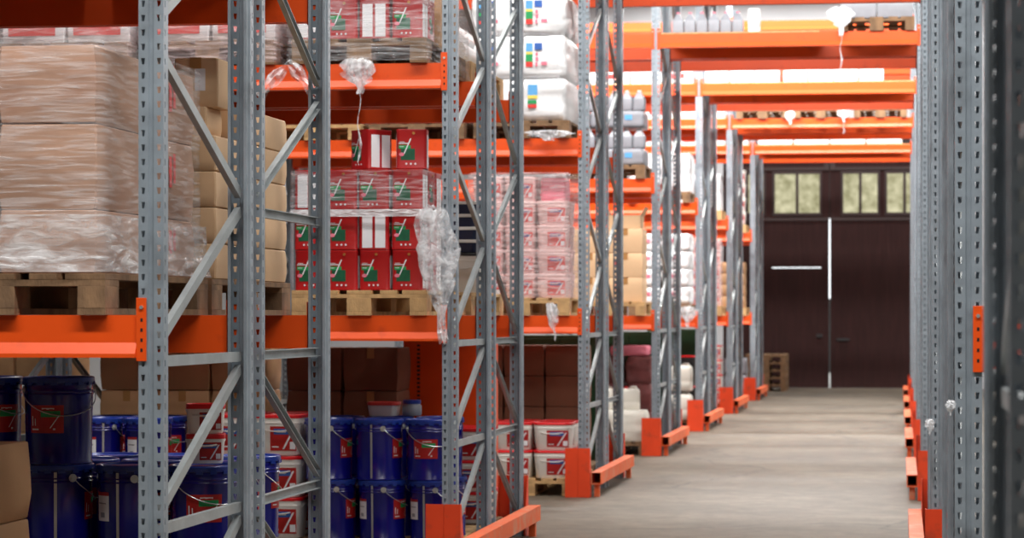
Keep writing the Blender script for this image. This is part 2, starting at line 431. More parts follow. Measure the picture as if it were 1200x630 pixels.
# ------------------------------------------------------------------ room
XW0, XW1, YW0, YD, HC = -12., 8., -7., 47.7, 8.2
struct('floor', MB().box(XW0, XW1, YW0, YD + .3, -.2, 0), M['floor'])
struct('ceiling', MB().box(XW0, XW1, YW0, YD + .3, HC, HC + .2), M['ceil'])
struct('wall_left', MB().box(XW0 - .2, XW0, YW0, YD + .3, -.2, HC), M['wall'])
struct('wall_right', MB().box(XW1, XW1 + .2, YW0, YD + .3, -.2, HC), M['wall'])
struct('wall_front', MB().box(XW0, XW1, YW0 - .2, YW0, -.2, HC), M['wall'])
DX0, DX1, DXM, DH = -3.65, .95, -1.452, 5.0
wb = MB(); wb.box(XW0, DX0, YD, YD + .3, 0, HC); wb.box(DX1, XW1, YD, YD + .3, 0, HC); wb.box(DX0, DX1, YD, YD + .3, DH, HC)
struct('wall_back', wb, M['wall_pale'])

# the big double gate in the back wall: boarded leaves with small panes, a wicket door in the left one
def gate_leaf(name, x0, x1, wins, wicket):
    yb = YD + .06; zw0, zw1 = 3.62, 4.42
    mb = MB()
    def boards(xa, xb, za, zb, inset=0.):
        n = max(1, int(round((xb - xa) / .105))); w = (xb - xa) / n
        for i in range(n):
            mb.box(xa + i * w + .003, xa + (i + 1) * w - .003, yb, yb + .035, za, zb)
        mb.box(xa, xb, yb + .012, yb + .035, za, zb)
    if wicket:
        wx0, wx1, wz = wicket
        boards(x0, wx0, .004, zw0 - .1); boards(wx1, x1, .004, zw0 - .1); boards(wx0, wx1, wz + .02, zw0 - .1)
        boards(wx0, wx1, .004, wz)
    else:
        boards(x0, x1, .004, zw0 - .1)
    boards(x0, x1, zw1 + .08, DH - .02)
    px = x0
    for a, b in wins:
        mb.box(px, a, yb, yb + .035, zw0 - .1, zw1 + .08); px = b
    mb.box(px, x1, yb, yb + .035, zw0 - .1, zw1 + .08)
    for a, b in wins:
        mb.box(a, b, yb, yb + .035, zw0 - .1, zw0); mb.box(a, b, yb, yb + .035, zw1, zw1 + .08)
    o = struct(name, mb, M['door'])
    fr = MB()
    for za, zb in ((zw0 - .16, zw0 - .1), (zw1 + .08, zw1 + .14)): fr.box(x0, x1, yb - .025, yb, za, zb)
    for a in (x0, x1 - .1): fr.box(a, a + .1, yb - .025, yb, zw1 + .14, DH - .02)
    f = link('frame', fr.mesh('frame'), o, m=M['door_trim'])
    for a, b in wins:
        w = MB(); mid = (a + b) / 2
        w.box(a - .05, b + .05, yb - .02, yb, zw0 - .06, zw0); w.box(a - .05, b + .05, yb - .02, yb, zw1, zw1 + .06)
        w.box(a - .05, a, yb - .02, yb, zw0, zw1); w.box(b, b + .05, yb - .02, yb, zw0, zw1); w.box(mid - .03, mid + .03, yb - .02, yb + .02, zw0, zw1)
        wf = link('window_frame', w.mesh('window_frame'), o, m=M['door_trim'])
        for xa, xb in ((a, mid - .03), (mid + .03, b)):
            link('pane', MB().box(xa, xb, yb + .02, yb + .028, zw0, zw1).mesh('pane'), wf, m=M['pane'])
    return o
wl = [(-3.50, -2.84 + .02), (-2.58, -1.66)]
dl = gate_leaf('door_1', DX0, DXM - .014, wl, (-2.64, -1.63, 2.478))
dr = gate_leaf('door_2', DXM + .018, DX1, [(-1.17, -.47), (-.27, .44)], None)
# rebate strip narrows the gap between the leaves towards the top, so daylight shows only lower down
g = MB(); g.add([(DXM - .02, YD + .1, 3.5), (DXM + .03, YD + .1, 3.5), (DXM + .03, YD + .1, DH), (DXM - .02, YD + .1, DH), (DXM - .02, YD + .11, 3.5), (DXM + .03, YD + .11, 3.5), (DXM + .03, YD + .11, DH), (DXM - .02, YD + .11, DH)],
              [(0, 1, 2, 3), (7, 6, 5, 4), (0, 4, 5, 1), (1, 5, 6, 2), (2, 6, 7, 3), (3, 7, 4, 0)])
link('rebate_strip', g.mesh('rebate_strip'), dr, m=M['door_trim'])
h = MB().box(-1.72, -1.6, YD + .02, YD + .06, 1.05, 1.12); h.box(-1.3, -1.05, YD + .02, YD + .06, .98, 1.03)
link('door_latch', h.mesh('door_latch'), dl, m=M['black'])
struct('trim_1', MB().box(DX0 - .1, DX1 + .1, YD - .03, YD, DH, DH + .18), M['door_trim'])
# the yard outside, glimpsed through the slits
struct('outside_ground', MB().box(-14, 10, YD + .3, YD + 24, -.25, -.02), M['yard'])
struct('outside_fence', MB().box(-10, 6, YD + 14, YD + 14.1, -.02, 1.95), M['fence'])

# ------------------------------------------------------------------ goods
def pallet(x, y, z, label, group='wooden pallets carrying the goods', old=False, far=False, cat='pallet', rz=0.):
    """EUR pallet, 0.8 wide (x) by 1.2 deep (y); x, y = centre of its front edge"""
    m = M['wood_old'] if old else M['wood']
    W, D = .8, 1.2
    def deck():
        mb = MB()
        for c, w in ((-.3275, .145), (-.175, .1), (0, .145), (.175, .1), (.3275, .145)): mb.box(c - w / 2, c + w / 2, 0, D, .122, .144)
        return mb
    def bearers():
        mb = MB()
        for c in (.0725, .6, 1.1275): mb.box(-.4, .4, c - .0725, c + .0725, .1, .122)
        return mb
    def skids():
        mb = MB()
        for c, w in ((-.35, .1), (0, .145), (.35, .1)): mb.box(c - w / 2, c + w / 2, 0, D, 0, .022)
        return mb
    if far:
        def allm():
            mb = MB()
            for q in (deck(), bearers(), skids()): mb.add(q.v, q.f)
            for c, w in ((-.35, .1), (0, .145), (.35, .1)):
                for cy in (.0725, .6, 1.1275): mb.box(c - w / 2, c + w / 2, cy - .0725, cy + .0725, .022, .1)
            return mb.mesh('pallet')
        o = part('pallet', 'pal_far', allm, m, None, (x, y, z), rz)
        return tag(o, label, cat, group)
    t = tag(empty('pallet', (x, y, z), rz), label, cat, group)
    part('deck', 'deck', lambda: deck().mesh('deck', bevel=.002), m, t)
    part('bearer', 'bearer', lambda: bearers().mesh('bearer'), m, t)
    part('skid', 'skid', lambda: skids().mesh('skid'), m, t)
    for c, w in ((-.35, .1), (0, .145), (.35, .1)):
        for cy in (.0725, .6, 1.1275):
            part('block', ('block', w), lambda w=w: MB().box(-w / 2, w / 2, -.0725, .0725, .022, .1).mesh('block', bevel=.002), m, t, (c, cy, 0))
    return t

def carton_mesh(w, d, h, sag=0., seed=0):
    """cardboard box with its four top flaps closed and a seam between them; slightly bulged sides"""
    mb = MB(); rnd = random.Random(seed); rings = []
    w -= .012 * sag; d -= .012 * sag
    for i, z in enumerate((0, .004, h * .33, h * .66, h - .004, h)):
        k = (.0 if i in (2, 3) else (.002 if i in (1, 4) else .005))
        bul = .004 * sag if i in (2, 3) else 0
        ring = []
        for (x, y) in rrect(w - 2 * k + 2 * bul, d - 2 * k + 2 * bul, .006, 1):
            ring.append((x + rnd.uniform(-1, 1) * .002 * sag, y + rnd.uniform(-1, 1) * .002 * sag, z))
        rings.append(ring)
    mb.loft(rings)
    return mb.mesh('carton', smooth=35)

def carton(x, y, z, w, d, h, label, group=None, m='kraft', rz=0., tape='tape', mark=None, paper=None, sag=1., cat='carton'):
    o = link('carton', cached(('carton', w, d, h, m, sag), lambda: carton_mesh(w, d, h, sag, int(w * 1000 + h * 77))), None, (x, y, z), rz, M[m])
    tag(o, label, cat, group)
    if tape:
        def tp():
            mb = MB()
            mb.box(-.024, .024, -d / 2 - .004, d / 2 + .004, h - .0005, h + .001)
            for s in (-1, 1):
                ya = s * (d / 2 + .0002); mb.box(-.024, .024, min(ya, ya + s * .001), max(ya, ya + s * .001), h - .07, h + .001)
            return mb.mesh('tape')
        part('tape', ('tape', w, d, h, sag), tp, M[tape], o)
    if mark:
        side, bars = mark
        def mk():
            mb = MB()
            for (u0, u1, z0, z1) in bars:
                if side == 'right': e = w / 2 + .0012; mb.box(e - .0005, e, u0 * d, u1 * d, z0 * h, z1 * h)
                else: e = -d / 2 - .0012; mb.box(u0 * w, u1 * w, e, e + .0005, z0 * h, z1 * h)
            return mb.mesh('print')
        pr = part('print', ('print', w, d, h, side, str(bars)), mk, M['red_pale'], o)
    if paper:
        u, zz = paper
        def pp():
            e = -d / 2 - .0015
            return MB().box(u * w - .022, u * w + .022, e, e + .0008, zz * h - .045, zz * h + .045).mesh('paper_label')
        part('paper_label', ('paper', w, d, h, paper), pp, M['white_paper'], o)
    return o

def blue_pail(x, y, z, rz, label, group='blue steel pails', white=False, strip=True, redlabel=True):
    """20-litre steel pail: ribbed body, lugged lid, wire handle, printed labels"""
    t = tag(empty('steel_pail', (x, y, z), rz), label, 'pail', group)
    R, H = .143, .362
    def body():
        p = [(R - .012, 0), (R - .004, 0), (R - .004, .008), (R - .008, .014)]
        for z_ in (.29, .305): p += [(R - .003, z_ - .006), (R + .001, z_), (R - .003, z_ + .006)]
        p += [(R - .002, H - .026)]
        return MB().lathe(p, 36).mesh('body', smooth=40)
    part('body', 'pb', body, M['blue'], t)
    def lid():
        p = [(R - .002, H - .026), (R + .003, H - .024), (R + .005, H - .012), (R + .004, H - .004), (R - .002, H), (R - .010, H - .001), (R - .016, H - .009), (.05, H - .008), (.0, H - .008)]
        mb = MB().lathe(p[:-1], 36)
        for k in range(16):
            a = 2 * PI * k / 16
            c, s_ = math.cos(a), math.sin(a); q = Matrix.Rotation(a, 4, 'Z')
            b = MB().box(R + .002, R + .0065, -.014, .014, H - .034, H - .02)
            mb.add([q @ Vector(v) for v in b.v], b.f)
        return mb.mesh('lid', smooth=40)
    part('lid', 'pl', lid, M['blue_lid'], t)
    if strip:
        part('seam_strip', 'pstrip', lambda: patch(R - .008, R - .003, .01, H - .03, -103, -98, .0022, 2).mesh('seam_strip'), M['zinc'], t)
    for s in (-1, 1):
        def ear(s=s):
            a = math.radians(18 + s * 90)
            mb = MB().prism([(.017 * math.cos(k * PI / 6), .017 * math.sin(k * PI / 6)) for k in range(12)], 0, .004, 'z')
            mb.prism([(.008 * math.cos(k * PI / 4), .008 * math.sin(k * PI / 4)) for k in range(8)], .004, .0095, 'z')
            q = Matrix.Translation((R * math.cos(a), R * math.sin(a), H - .055)) @ Matrix.Rotation(a, 4, 'Z') @ Matrix.Rotation(PI / 2, 4, 'Y')
            out = MB(); out.add([q @ Vector(v) for v in mb.v], mb.f); return out.mesh('handle_ear')
        part('handle_ear', ('pe', s), ear, M['zinc'], t)
    def bail():
        pts = []
        for k in range(17):
            u = k / 16; a = math.radians(-72 + 180 * u); rr = R + .0075
            pts.append((rr * math.cos(a), rr * math.sin(a), H - .055 - .105 * math.sin(PI * u) ** .8))
        return MB().tube(pts, .0024, 5).mesh('handle', smooth=60)
    part('handle', 'pbail', bail, M['wire'], t)
    if redlabel:
        l = part('label', 'plab', lambda: patch(R - .007, R - .006, .13, .245, -46, 16, .0026, 10).mesh('label'), M['red_dark'], t)
        part('brand_band', 'plab2', lambda: patch(R - .007, R - .006, .196, .222, -24, 10, .0034, 6).mesh('brand_band'), M['green_lit'], l)
        def txt():
            mb = MB()
            for (a0, a1, z0, z1) in ((-22, 0, .228, .234), (-42, -40, .16, .2), (-36, -34, .16, .19), (-42, -28, .142, .148), (-2, 2, .142, .15)):
                q = patch(R - .007, R - .006, z0, z1, a0, a1, .0036, 2); mb.add(q.v, q.f)
            q = patch(R - .007, R - .006, .15, .2, -8, -6, .004, 1); v = [list(a) for a in q.v]
            for k in (2, 3):
                a = math.atan2(v[k][1], v[k][0]) + .25; rr = math.hypot(v[k][0], v[k][1]); v[k][0], v[k][1] = rr * math.cos(a), rr * math.sin(a)
            mb.add(v, q.f)
            return mb.mesh('lettering')
        part('lettering', 'plab3', txt, M['white_paper'], l)
    if white:
        l = part('white_label', 'pwl', lambda: patch(R - .007, R - .006, .13, .235, -150, -118, .0026, 6).mesh('white_label'), M['white_paper'], t)
        def txt2():
            mb = MB()
            for (a0, a1, z0, z1) in ((-147, -125, .2, .206), (-140, -128, .145, .165)):
                q = patch(R - .007, R - .006, z0, z1, a0, a1, .0034, 3); mb.add(q.v, q.f)
            return mb.mesh('lettering')
        part('lettering', 'pwl2', txt2, M['greyplastic'], l)
        part('red_header', 'pwl3', lambda: patch(R - .007, R - .006, .226, .25, -150, -118, .003, 6).mesh('red_header'), M['red_dark'], l)
    return t

def tub(x, y, z, rz, label, group, w=.3, h=.215, lid='red_lid', body='white', lab=True, handle=True):
    """plastic tub with rounded square plan, tapered walls, overhanging lid, strap handle and printed label"""
    t = tag(empty('plastic_tub', (x, y, z), rz), label, 'tub', group)
    d = w * .86; k0 = .88
    def bd():
        rings = []
        for z_, k in ((0, k0 - .02), (.006, k0), (h * .78, .965), (h * .785, .985), (h * .82, .985), (h * .825, .97), (h - .016, .97)):
            rings.append([(a, b, z_) for a, b in rrect(w * k, d * k, .05 * w / .3, 5)])
        return MB().loft(rings).mesh('body', smooth=40)
    part('body', ('tb', w, h), bd, M[body], t)
    def ld():
        rings = []
        for z_, k in ((h - .02, 1.0), (h - .004, 1.01), (h, .99), (h, .92), (h - .004, .90)):
            rings.append([(a, b, z_) for a, b in rrect(w * k, d * k, .055 * w / .3, 5)])
        return MB().loft(rings).mesh('lid', smooth=40)
    part('lid', ('tl', w, h), ld, M[lid], t)
    if handle:
        def hd():
            pts = []
            for k in range(15):
                u = k / 14; a = -PI + PI * u
                pts.append((w * .495 * math.cos(a), -d * .1 + (d * .46) * math.sin(a), h * .80 - h * .20 * math.sin(PI * u)))
            return MB().tube(pts, .0045, 6).mesh('handle', smooth=60)
        part('handle', ('th', w, h), hd, M[body], t)
    if lab:
        e = -d / 2 * .965
        def quad(x0, x1, z0, z1, off, sk=0.):
            def yy(z_): return -d / 2 * (k0 + (.965 - k0) * z_ / (h * .78)) - off
            return MB().add([(x0, yy(z0), z0), (x1, yy(z0), z0), (x1 + sk, yy(z1), z1), (x0 + sk, yy(z1), z1)], [(0, 1, 2, 3)])
        l = part('label', ('tlab', w, h), lambda: quad(-w * .14, w * .42, h * .12, h * .72, .0015).mesh('label'), M['red_pale'] if lab == 'pale' else M['red_dark'], t)
        part('brand_band', ('tlb', w, h), lambda: quad(-w * .06, w * .3, h * .52, h * .66, .0025).mesh('brand_band'), M['bluetxt'], l)
        def tx():
            mb = quad(w * .12, w * .16, h * .16, h * .64, .0035, w * .22)
            for q in (quad(w * .28, w * .4, h * .16, h * .34, .0025), quad(0, w * .2, h * .57, h * .61, .0035), quad(-w * .1, w * .04, h * .2, h * .23, .0025)): mb.add(q.v, q.f)
            return mb.mesh('lettering')
        part('lettering', ('tlt', w, h), tx, M['white_paper'], l)
    return t

def square_can(x, y, z, rz, label, group='red square paint cans', face='art'):
    """square red tin: seamed rims, green artwork with a white brush stroke on the front, pale striped panels on the sides"""
    t = tag(empty('square_can', (x, y, z), rz), label, 'can', group)
    W, H = .181, .232
    def body():
        rings = []
        for z_, k in ((0, .985), (.004, 1.), (.01, .985), (H - .012, .985), (H - .005, 1.), (H, .99), (H, .93), (H - .006, .92)):
            rings.append([(a, b, z_) for a, b in rrect(W * k, W * k, .02, 4)])
        return MB().loft(rings).mesh('body', smooth=35)
    part('body', 'sqb', body, M['red'], t)
    e = -W / 2 * .985
    def q(x0, x1, z0, z1, o): return MB().box(x0, x1, e - o, e - o + .0006, z0, z1)
    l = part('label', 'sql', lambda: q(-.062, .02, .052, .118, .001).mesh('label'), M['green'], t)
    part('brand_band', 'sqg', lambda: q(-.075, -.005, .118, .138, .001).mesh('brand_band'), M['green_lit'], l)
    def tx():
        mb = MB()
        mb.add([(-.046, e - .002, .09), (-.04, e - .002, .088), (.0, e - .002, .178), (-.008, e - .002, .178)], [(0, 1, 2, 3)])
        for cx in (-.03, -.004, .022):
            mb.add([(cx + .006 * math.cos(k * PI / 5), e - .002, .03 + .006 * math.sin(k * PI / 5)) for k in range(10)], [tuple(range(10))])
        for (a, b, c, d) in ((-.075, -.02, .146, .151), (-.07, -.04, .155, .158), (-.07, -.045, .128, .131)):
            r_ = q(a, b, c, d, .0018); mb.add(r_.v, r_.f)
        return mb.mesh('lettering')
    part('lettering', 'sqt', tx, M['white_paper'], l)
    part('hand_motif', 'sqh', lambda: MB().prism([(-.058 + .016 * math.cos(k * PI / 5), .085 + .011 * math.sin(k * PI / 5)) for k in range(10)], e - .0022, e - .0012, 'y').mesh('hand_motif'), M['pink'], l)
    def panels(s):
        mb = MB(); a = s * (W / 2 * .985)
        for y0, y1 in ((-.068, -.008), (.008, .068)): mb.box(min(a, a + s * .001), max(a, a + s * .001), y0, y1, .012, H - .03)
        return mb.mesh('side_panel')
    for s in (-1, 1): part('side_panel', ('sqp', s), lambda s=s: panels(s), M['white_paper'], t)
    part('handle_ear', 'sqe', lambda: MB().prism([(.012 + .008 * math.cos(k * PI / 6), H - .024 + .008 * math.sin(k * PI / 6)) for k in range(12)], e - .005, e, 'y').mesh('handle_ear'), M['gold'], t)
    part('cap', 'sqc', lambda: MB().lathe([(.02, H - .006), (.02, H + .0005), (.0175, H + .002), (.004, H + .002)], 16).mesh('cap'), M['black'], t)
    return t

def jug(x, y, z, label, group, m='greyplastic', w=.125, h=.2, rz=0., cap='white'):
    """angular jug with sloped shoulders and screw cap"""
    t = tag(empty('plastic_jug', (x, y, z), rz), label, 'jug', group)
    def body():
        rings = []
        for z_, k in ((0, .9), (.01, .98), (h * .1, 1.), (h * .55, 1.), (h * .6, .97), (h * .88, .34), (h * .93, .3), (h * .94, .3)):
            rings.append([(a, b, z_) for a, b in rrect(w * k, w * k, .02 * k * w / .125, 3)])
        return MB().loft(rings).mesh('body', smooth=30)
    part('body', ('jb', w, h), body, M[m], t)
    part('cap', ('jc', w, h), lambda: MB().lathe([(w * .17, h * .93), (w * .17, h * .99), (w * .15, h), (.004, h)], 14).mesh('cap', smooth=40), M[cap], t)
    return t

def jerrycan(x, y, z, rz, label, group, w=.24, d=.2, h=.3, m='milk'):
    """plastic canister with hollow grip and a red screw cap"""
    t = tag(empty('jerrycan', (x, y, z), rz), label, 'jerrycan', group)
    def body():
        rings = []
        for z_, k, o in ((0, .92, 0), (.012, 1, 0), (h * .3, 1, 0), (h * .33, .98, 0), (h * .36, 1, 0), (h * .74, 1, 0), (h * .84, .93, 0), (h * .89, .8, 0)):
            rings.append([(a, b, z_) for a, b in rrect(w * k, d * k, .03, 4)])
        return MB().loft(rings).mesh('body', smooth=40)
    part('body', ('cb', w, d, h), body, M[m], t)
    part('grip', ('cg', w, d, h), lambda: MB().tube([(w * .02, 0, h * .87), (w * .06, 0, h * .93), (w * .2, 0, h * .945), (w * .32, 0, h * .93), (w * .36, 0, h * .86)], .014, 8).mesh('grip', smooth=60), M[m], t)
    part('cap', ('cc', w, d, h), lambda: MB().lathe([(.03, h * .87), (.03, h * .95), (.027, h * .96), (.004, h * .96)], 18, -w * .24).mesh('cap', smooth=40), M['red_lid'], t)
    return t

def soft_pack(x, y, z, w, d, h, label, group, m='white_film', seed=1, prints=None, name='wrapped_pack', cat='pack', lump=.018, rz=0.):
    """plump wrapped pack / sack: a rounded box with creases"""
    def body():
        mb = MB(); rings = []; N = 40
        for i in range(15):
            u = i / 14; z_ = h * u; s = 1 - abs(2 * u - 1) ** 7 * .09
            ring = []
            for k in range(N):
                a = 2 * PI * k / N; c, s_ = math.cos(a), math.sin(a); e = .22
                px = math.copysign(abs(c) ** e, c) * w / 2 * s; py = math.copysign(abs(s_) ** e, s_) * d / 2 * s
                nn = noise.noise(Vector((px * 7 + seed * 9.1, py * 7, z_ * 9 + seed))) + .5 * noise.noise(Vector((px * 18, py * 18 + seed, z_ * 26)))
                k2 = 1 + lump * 1.6 * (min(nn, .1) - .1) * (1 / max(w, .2))
                ring.append((px * k2, py * k2, z_ if 0 < i < 14 else z_))
            rings.append(ring)
        return mb.loft(rings).mesh(name, smooth=50)
    o = part(name, ('sp', w, d, h, seed), body, M[m], None, (x, y, z), rz)
    tag(o, label, cat, group)
    for j, (pm, u0, u1, v0, v1) in enumerate(prints or []):
        part('print', ('spp', w, d, h, u0, u1, v0, v1), lambda: MB().box(u0 * w, u1 * w, -d / 2 - .002, -d / 2 + .004, v0 * h, v1 * h).mesh('print'), M[pm], o)
    return o

def stretch_wrap(x, y, z, w, d, h, label, m='film', seed=1, puff=0., group='stretch film round the pallet loads', skirt=0., fold=True):
    """film wound round a load: a thin closed band following the load's sides, creased, with the rim folded over the top"""
    mb = MB(); N = 96; NZ = 30; rings = []
    per = rrect(w, d, .03, 4)
    # resample the outline evenly
    P = [Vector((a, b)) for a, b in per]; seg = []; tot = 0
    for i in range(len(P)):
        L = (P[(i + 1) % len(P)] - P[i]).length; seg.append(L); tot += L
    pts = []
    for k in range(N):
        s = tot * k / N; i = 0
        while s > seg[i]: s -= seg[i]; i += 1
        pts.append(P[i].lerp(P[(i + 1) % len(P)], s / seg[i]))
    for i in range(NZ):
        u = i / (NZ - 1); z_ = -skirt + (h + skirt) * u
        ring = []
        for p in pts:
            nrm = Vector((p.x / w, p.y / d)).normalized()
            n1 = noise.noise(Vector((p.x * 3 + seed * 5, p.y * 3, z_ * 10))) * .5 + .5
            n2 = noise.noise(Vector((p.x * 12, p.y * 12 + seed, z_ * 34))) * .5 + .5
            off = .004 + .012 * n1 + .005 * n2 + puff * max(0, 1 - u * 2.4) * (.4 + n1)
            ring.append((p.x + nrm.x * off, p.y + nrm.y * off, z_))
        rings.append(ring)
    if fold: rings.append([(p.x * .985, p.y * .985, h + .010) for p in pts]); rings.append([(p.x * .93, p.y * .95, h + .012) for p in pts])
    n = N; vs = [q for r in rings for q in r]; fs = []
    for i in range(len(rings) - 1):
        for k in range(n):
            a, b = i * n + k, i * n + (k + 1) % n; fs.append((a, b, b + n, a + n))
    mb.add(vs, fs)
    o = link('stretch_wrap', mb.mesh('stretch_wrap', smooth=60), None, (x, y, z), 0, M[m])
    return tag(o, label, 'stretch film', group)

def film_bunch(x, y, z, w, h, label, seed=1, d=.05, tail=None, taper=.5, m='film_bunch', lean=0., group='loose ends of film hanging from the loads'):
    """crumpled film gathered and hanging: z is its top"""
    mb = MB(); rings = []; N = 28; NZ = 22; rnd = random.Random(seed); ph = [rnd.uniform(0, 6.3) for _ in range(4)]
    for i in range(NZ):
        u = i / (NZ - 1); z_ = -h * u
        prof = (.25 + .75 * math.sin(PI * min(1, u * 1.25 + .08)) ** .7) * (1 - (1 - taper) * u)
        if i == 0: prof *= .6
        ring = []
        for k in range(N):
            a = 2 * PI * k / N
            f = 1 + .28 * math.sin(5 * a + ph[0] + 5 * u) + .2 * math.sin(9 * a + ph[1] - 7 * u) + .35 * noise.noise(Vector((math.cos(a) * 2 + seed, math.sin(a) * 2, u * 9)))
            ring.append((w / 2 * prof * f * math.cos(a) + lean * u + .12 * w * noise.noise(Vector((seed, u * 4, 0))), d / 2 * prof * f * math.sin(a), z_ + .03 * h * math.sin(3 * a + ph[2])))
        rings.append(ring)
    mb.loft(rings)
    if tail:
        pts = [(lean + .01 * math.sin(k * 1.3), 0, -h * .9 - tail * k / 8) for k in range(9)]
        mb.tube(pts, [.004, .003, .0025, .0025, .003, .006, .009, .008, .003], 5)
    o = link('hanging_film', mb.mesh('hanging_film', smooth=50), None, (x, y, z), 0, M[m])
    return tag(o, label, 'film', group)

S1 = LEV[1] + BH + .001          # top of the lowest shelf beams
S2 = LEV[2] + BH + .001
S3 = LEV[3] + BH + .001
PH = .145                         # pallet height plus a hair
Y1, Y2, Y3, Y4, Y5, Y6, Y7 = ROWY

# ---- nearest row, lowest shelf: wrapped kraft cartons on a pallet, plain cartons behind
pallet(-3.14, Y1 - .03, S1, 'weathered pallet under the film wrapped kraft cartons at the left edge', old=True)
lay = [(.222, 'bottom'), (.298, 'middle'), (.272, 'top')]
z = S1 + PH
mark = ('right', ((-.26, -.20, .40, .82), (-.17, -.12, .46, .88), (-.09, -.03, .40, .8), (0.0, .05, .46, .84)))
for h_, nm in lay:
    for i, (cx, sn) in enumerate(((-2.965, 'right'), (-3.335, 'left'))):
        for j, (cy, fn) in enumerate(((Y1 + .29, 'front'), (Y1 + .855, 'back'))):
            carton(cx, cy, z, .366, .556, h_, f'film wrapped kraft carton at the left edge, {nm} layer, {fn} {sn}', 'film wrapped kraft cartons on the nearest shelf', 'kraft_pink', tape=None, mark=mark if sn == 'right' and j else None, sag=1.2)
    z += h_ + .003
stretch_wrap(-3.15, Y1 + .572, S1 + PH + .004, .762, 1.15, .815, 'clear stretch film wound round the kraft carton stack at the left edge', seed=3)
stretch_wrap(-3.15, Y1 + .572, S1 + PH + .004, .806, 1.19, .20, 'loose extra turns of film bunched round the foot of the kraft carton stack', m='film_loose', seed=31, puff=.02, fold=False)
# plain carton stack in the back half of the nearest row
pallet(-3.14, Y1 + FD + GAP - .02, S1, 'pallet under the plain carton stack in the back half of the nearest row', old=True)
z = S1 + PH
for k in range(5):
    nm = ['bottom', 'second', 'third', 'fourth', 'top'][k]
    for i, cx in enumerate((-2.925, -3.295)):
        for j, cy in enumerate((9.22, 9.585, 9.95)):
            if k == 4 and j == 0: continue
            carton(cx, cy, z, .362, .355, .143, f'plain kraft carton between the nearest two posts, {nm} layer, {["front","middle","rear"][j]} {["right","left"][i]}', 'plain kraft cartons in the back half of the nearest row', 'kraft_light', tape='tape' if k == 4 else None, sag=.6)
    z += .146
carton(-2.94, 9.22, S1 + PH + 4 * .146, .27, .22, .12, 'small kraft carton laid on the plain carton stack, paler than those below', None, 'kraft_light', sag=.5)
carton(-2.86, 9.24, S1 + PH + 4 * .146 + .122, .19, .2, .20, 'upright kraft carton with a white address label on top of the plain stack', None, 'kraft_light', paper=(.1, .55), sag=.5)

# ---- nearest row, floor: blue pails three high, kraft cartons, two small white buckets
pallet(-3.26, 9.12, 0, 'pallet on the floor under the blue pails of the nearest row, right one', old=True)
pallet(-4.07, 9.12, 0, 'pallet on the floor under the blue pails of the nearest row, left one', old=True)
px = [-2.885, -3.20, -3.515, -3.83, -4.145]
for k in range(3):
    for j, cy in enumerate((9.34, 9.66, 9.98)):
        for i, cx in enumerate(px):
            if k == 2 and (i in (0, 1) or j > 0): continue
            if k == 0 and j > 0: continue
            nm = ['bottom', 'middle', 'top'][k]; col_ = ['first', 'second', 'third', 'fourth', 'fifth'][i]; rw = ['front', 'middle', 'rear'][j]
            rz = [(-1.35, -.15, .2, -.9, .4), (.5, -.5, -1.4, 0, .2), (.1, .7, -.3, .3, .3)][j][i] + k * .25
            if k == 2 and i == 2 and j == 0: rz = -1.35
            if k == 1 and i == 0 and j == 0: rz = -1.0
            blue_pail(cx + random.uniform(-.002, .002), cy + random.uniform(-.002, .002), PH + k * .3645, rz, f'blue steel pail in the nearest row, {nm} layer, {rw} line, {col_} from the aisle', white=(i + j + k) % 2 == 0)
for k in range(2):
    tub(-2.885, 9.36, PH + 2 * .3645 + .002 + k * .125, .25, ['small white bucket with red print standing on the blue pails, lower of two', 'small white bucket with red lid on top of its twin above the blue pails'][k], 'small white buckets on the blue pails', .16, .123, lid='red_lid', lab=True)
pallet(-3.78, Y1 + .02, 0, 'pallet on the floor at the lower left corner under brown cartons', old=True)
for k in range(3):
    carton(-3.435, Y1 + .42, PH + k * .292, .36, .4, .288, f'brown carton at the lower left corner, {["bottom","middle","topmost"][k]} of its stack', 'brown cartons at the lower left corner', 'kraft', sag=1.6)

# ---- second row, floor
pallet(-2.98 - .07, Y2 + .30, 0, 'light pallet on the floor under the blue pails of the second row, right one')
pallet(-3.90, Y2 + .42, 0, 'pallet on the floor under white buckets with red lids in the second row', old=True)
pallet(-4.78, Y2 + .30, 0, 'pallet on the floor under the blue pails of the second row, left one', old=True)
for k in range(2):
    for j, cy in enumerate((Y2 + .52, Y2 + .83)):
        for i, cx in enumerate((-2.79, -3.10, -3.41)):
            nm = ['bottom', 'top'][k]
            rz = [[-.02, -.05, .1], [-1.3, .06, .0]][k][i] + j * .4
            blue_pail(cx - (.0 if k == 0 else .02), cy, PH + k * .3645, rz, f'blue steel pail in the second row, {nm} layer, {["front","back"][j]} line, {["first","second","third"][i]} from the aisle', white=(k == 0 and i < 2))
    for j, cy in enumerate((Y2 + .46, Y2 + .77)):
        for i, cx in enumerate((-4.54, -4.85, -5.16)):
            if j and k == 0: continue
            blue_pail(cx, cy, PH + k * .3645, .3 + i * .4 - j, f'blue steel pail far left in the second row, {["bottom","top"][k]} layer, {["front","back"][j]} line, {["right","middle","left"][i]} one', white=True)
for k in range(3):
    for j, cy in enumerate((Y2 + .60, Y2 + .89)):
        for i, cx in enumerate((-3.745, -4.06)):
            tub(cx, cy, PH + k * .25, .0, f'white tub with red lid left of second row pails, {["bottom","middle","top"][k]} layer, {["front","back"][j]} {["right","left"][i]}', 'white tubs with red lids on the second row floor', .29, .247, lab=True)
